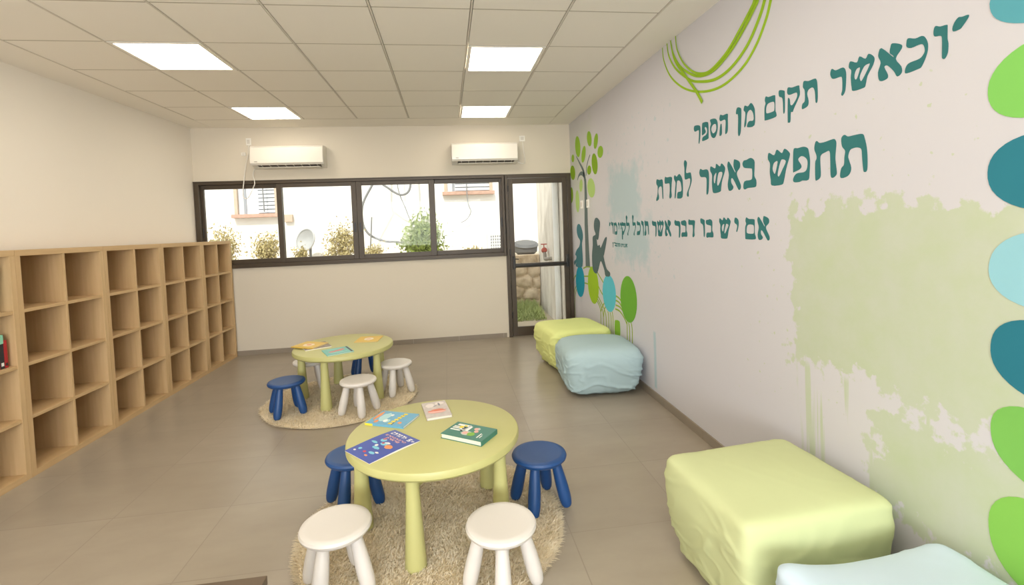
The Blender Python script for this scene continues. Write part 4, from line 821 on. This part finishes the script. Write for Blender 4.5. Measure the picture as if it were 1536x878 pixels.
cable([(1.62, 6.5, 3.0), (1.60, 6.5, 2.45), (1.72, 6.5, 2.30), (1.95, 6.5, 2.16), (2.12, 6.5, 2.25), (2.16, 6.5, 2.6), (2.15, 6.5, 3.0)], .022, 'thick dark cable sagging in a loop at the top of the third pane')
cable([(1.88, 6.56, 2.9), (1.90, 6.56, 2.3), (2.03, 6.50, 1.9), (2.16, 6.45, 1.55)], .010, 'thin cable running from the sagging loop down into the green shrub')
cable([(3.22, 6.83, 2.7), (3.24, 6.83, 2.0), (3.30, 6.84, 1.82), (3.22, 6.86, 1.66), (3.08, 6.9, 1.58)], .010, 'thin cable hanging from the right facade window')
# satellite dishes
def dish(x, y, z, r, yaw, pitch, mat, rim, label, arm=True):
    t = empty('satellite_dish', (x, y, .93)); tag(t, label, 'satellite dish'); h = z - .93
    R_ = Matrix.Translation((0, 0, h)) @ Matrix.Rotation(yaw, 4, 'Z') @ Matrix.Rotation(pitch, 4, 'X')
    MB().lathe([(0, 0), (r * .5, .03), (r, .10), (r - .006, .112), (r * .5, .042), (0, .012)], 48, R_).build('reflector', mat, t, True)
    pts = [R_ @ Vector((r * cos(a), r * sin(a), .106)) for a in [2 * pi * k / 64 for k in range(65)]]
    MB().tube(pts, .016).build('rim', rim, t, True)
    MB().tube([(0, 0, 0), (0, .02, h * .6), R_ @ Vector((0, 0, -.01))], .025).build('mast', MT['cable'], t)
    if arm: MB().tube([R_ @ Vector((0, -r * .95, .10)), R_ @ Vector((0, -r * .5, .42))], .012).build('arm', MT['cable'], t); MB().lathe([(0, -.05), (.03, -.05), (.035, .05), (0, .05)], 14, R_ @ Matrix.Translation((0, -r * .5, .42))).build('receiver', MT['cable'], t)
    return t
MT['dishw'] = P('dish_white', (236, 236, 234), rough=.5); MT['dishg'] = P('dish_grey', (168, 168, 166), rough=.6)
cable([(1.62, 6.3, 2.62), (1.443, 6.3, 2.315), (1.30, 6.3, 2.06), (1.25, 6.3, 1.86), (1.26, 6.3, 1.62), (1.35, 6.3, 1.44), (1.5, 6.3, 1.345), (1.67, 6.3, 1.285), (1.9, 6.32, 1.26), (2.1, 6.35, 1.2)], .022, 'big curved grey pipe loop at the left of the third pane')
tag(MB().tube([(1.36, 6.25, .9), (1.43, 6.25, 1.75)], .014).build('garden_stake', MT['cable']), 'thin leaning stake in front of the curved pipe, third pane', 'stake')
dish(.23, 6.55, 1.34, .21, radians(-30), radians(75), MT['dishg'], MT['dishg'], 'grey satellite dish half hidden in dry shrubs behind the second pane', False)
# condenser unit
t = empty('condenser_unit', (3.78, 6.3, .93)); tag(t, 'white outdoor condenser with a grid grille at the right of the fourth pane', 'air conditioner')
MB().box((-.21, 0, 0), (.25, .28, .45), .01).build('casing', MT['dishw'], t); gm = MB()
MB().box((-.17, -.004, .04), (.22, .002, .40)).build('grille_back', MT['slot'], t)
for k in range(10): gm.box((-.17 + k * .0425, -.014, .04), (-.155 + k * .0425, -.004, .40))
for k in range(7): gm.box((-.17, -.016, .04 + k * .057), (.228, -.006, .055 + k * .057))
gm.build('grille', MT['dishw'], t)
# grey tub with lid on the stone wall
MT['tub'] = P('grey_tub', (92, 92, 92), rough=.55); t = empty('plastic_tub', (4.255, 5.98, .93)); tag(t, 'grey round tub with a lid standing on the stone wall outside the door', 'tub')
MB().lathe([(0, 0), (.14, 0), (.21, .06), (.225, .16), (.215, .17), (0, .17)], 40).build('body', MT['tub'], t, True); MB().lathe([(0, .17), (.235, .172), (.245, .19), (.22, .215), (.20, .215), (.19, .225), (0, .235)], 40, Matrix.Translation((0, 0, .17)) @ Matrix.Rotation(radians(14), 4, 'X') @ Matrix.Translation((0, 0, -.16))).build('lid', MT['tub'], t, True)
# tap on the concrete wall, white downpipe
MT['red'] = P('red_paint', (178, 96, 84), rough=.6); MT['pipe'] = P('grey_pipe', (150, 142, 132), rough=.6)
t = empty('pipe_valve', (4.45, 4.85, .98)); tag(t, 'red valve on a bent grey pipe on the concrete yard wall', 'valve')
MB().tube(smooth_open([(0, -.22, -.03), (-.05, -.22, -.035), (-.075, -.15, -.045), (-.075, -.06, -.04), (-.07, -.02, .02), (-.07, .0, .06)]), .028, 12).build('pipe', MT['pipe'], t, True)
MB().lathe([(0, -.05), (.035, -.05), (.045, -.02), (.045, .03), (.03, .05), (0, .05)], 18, Matrix.Translation((-.07, .02, .09)) @ Matrix.Rotation(radians(80), 4, 'X')).tube([(-.07, .03, .12), (-.07, .03, .19)], .008).tube([(-.12, .03, .19), (-.02, .03, .19)], .009).build('valve_body', MT['red'], t, True)
tag(MB().tube([(4.40, 4.02, -.04), (4.40, 4.02, 2.9)], .045, 18).build('downpipe', MT['dishw'], None, True), 'white downpipe on the concrete wall just outside the door', 'pipe')
# shrubs
def shrub(x, y, z, rx, ry, rz, seed, mat, label, n=1500, size=.045):
    rnd = random.Random(seed); t = empty('shrub', (x, y, z)); tag(t, label, 'shrub', 'shrubs on the terrace outside'); V, F = [], []
    tips = []
    for k in range(16):
        a = rnd.random() * 2 * pi; e = rnd.uniform(.2, 1.3); tips.append(Vector((cos(a) * cos(e) * rx, sin(a) * cos(e) * ry, sin(e) * rz)) * rnd.uniform(.6, .95))
    for i in range(n):
        c = rnd.choice(tips) * rnd.uniform(.45, 1.05) + Vector((rnd.gauss(0, .12) * rx * 1.6, rnd.gauss(0, .12) * ry * 1.6, rnd.gauss(0, .1) * rz * 1.6))
        if c.z < .02: c.z = .02 + rnd.random() * .1
        e = Euler((rnd.random() * 6.3, rnd.random() * 6.3, rnd.random() * 6.3)).to_matrix(); s = size * rnd.uniform(.6, 1.3); b = len(V)
        for p in ((-.5, 0, 0), (0, .28, .06), (.6, 0, 0), (0, -.28, .06)): V.append(tuple(c + e @ (Vector(p) * s)))
        F.append((b, b + 1, b + 2, b + 3))
    raw('foliage', V, F, mat, t); m = MB()
    for tp in tips: m.tube([(tp.x * .06, tp.y * .06, 0), tp * .5 + Vector((0, 0, -.03)), tp * .98], .010, 5, .004)
    m.build('stems', MT['twig'], t)
shrub(2.33, 6.1, .93, .56, .34, .82, 1, MT['leafo'], 'full green shrub across the third and fourth panes', 4600, .062)
shrub(-1.18, 6.2, .93, .42, .35, .72, 2, MT['leafy'], 'dry yellowish shrub behind the end bookcase, left of the first pane', 2100)
shrub(-.40, 6.15, .93, .30, .28, .60, 3, MT['leafy'], 'sparse shrub at the right foot of the first pane', 1900)
shrub(.22, 5.98, .93, .18, .10, .34, 4, MT['leafy'], 'low dry shrub in front of the grey dish', 1100)
shrub(.86, 6.2, .93, .36, .30, .74, 5, MT['leafy'], 'tangled shrub at the right side of the second pane', 2100)
shrub(1.50, 6.0, .93, .30, .2, .34, 6, MT['leafy'], 'low dry twigs below the large white dish', 900)
shrub(3.26, 5.98, .93, .24, .12, .22, 7, MT['leafy'], 'low dry growth along the foot of the fourth pane', 900)
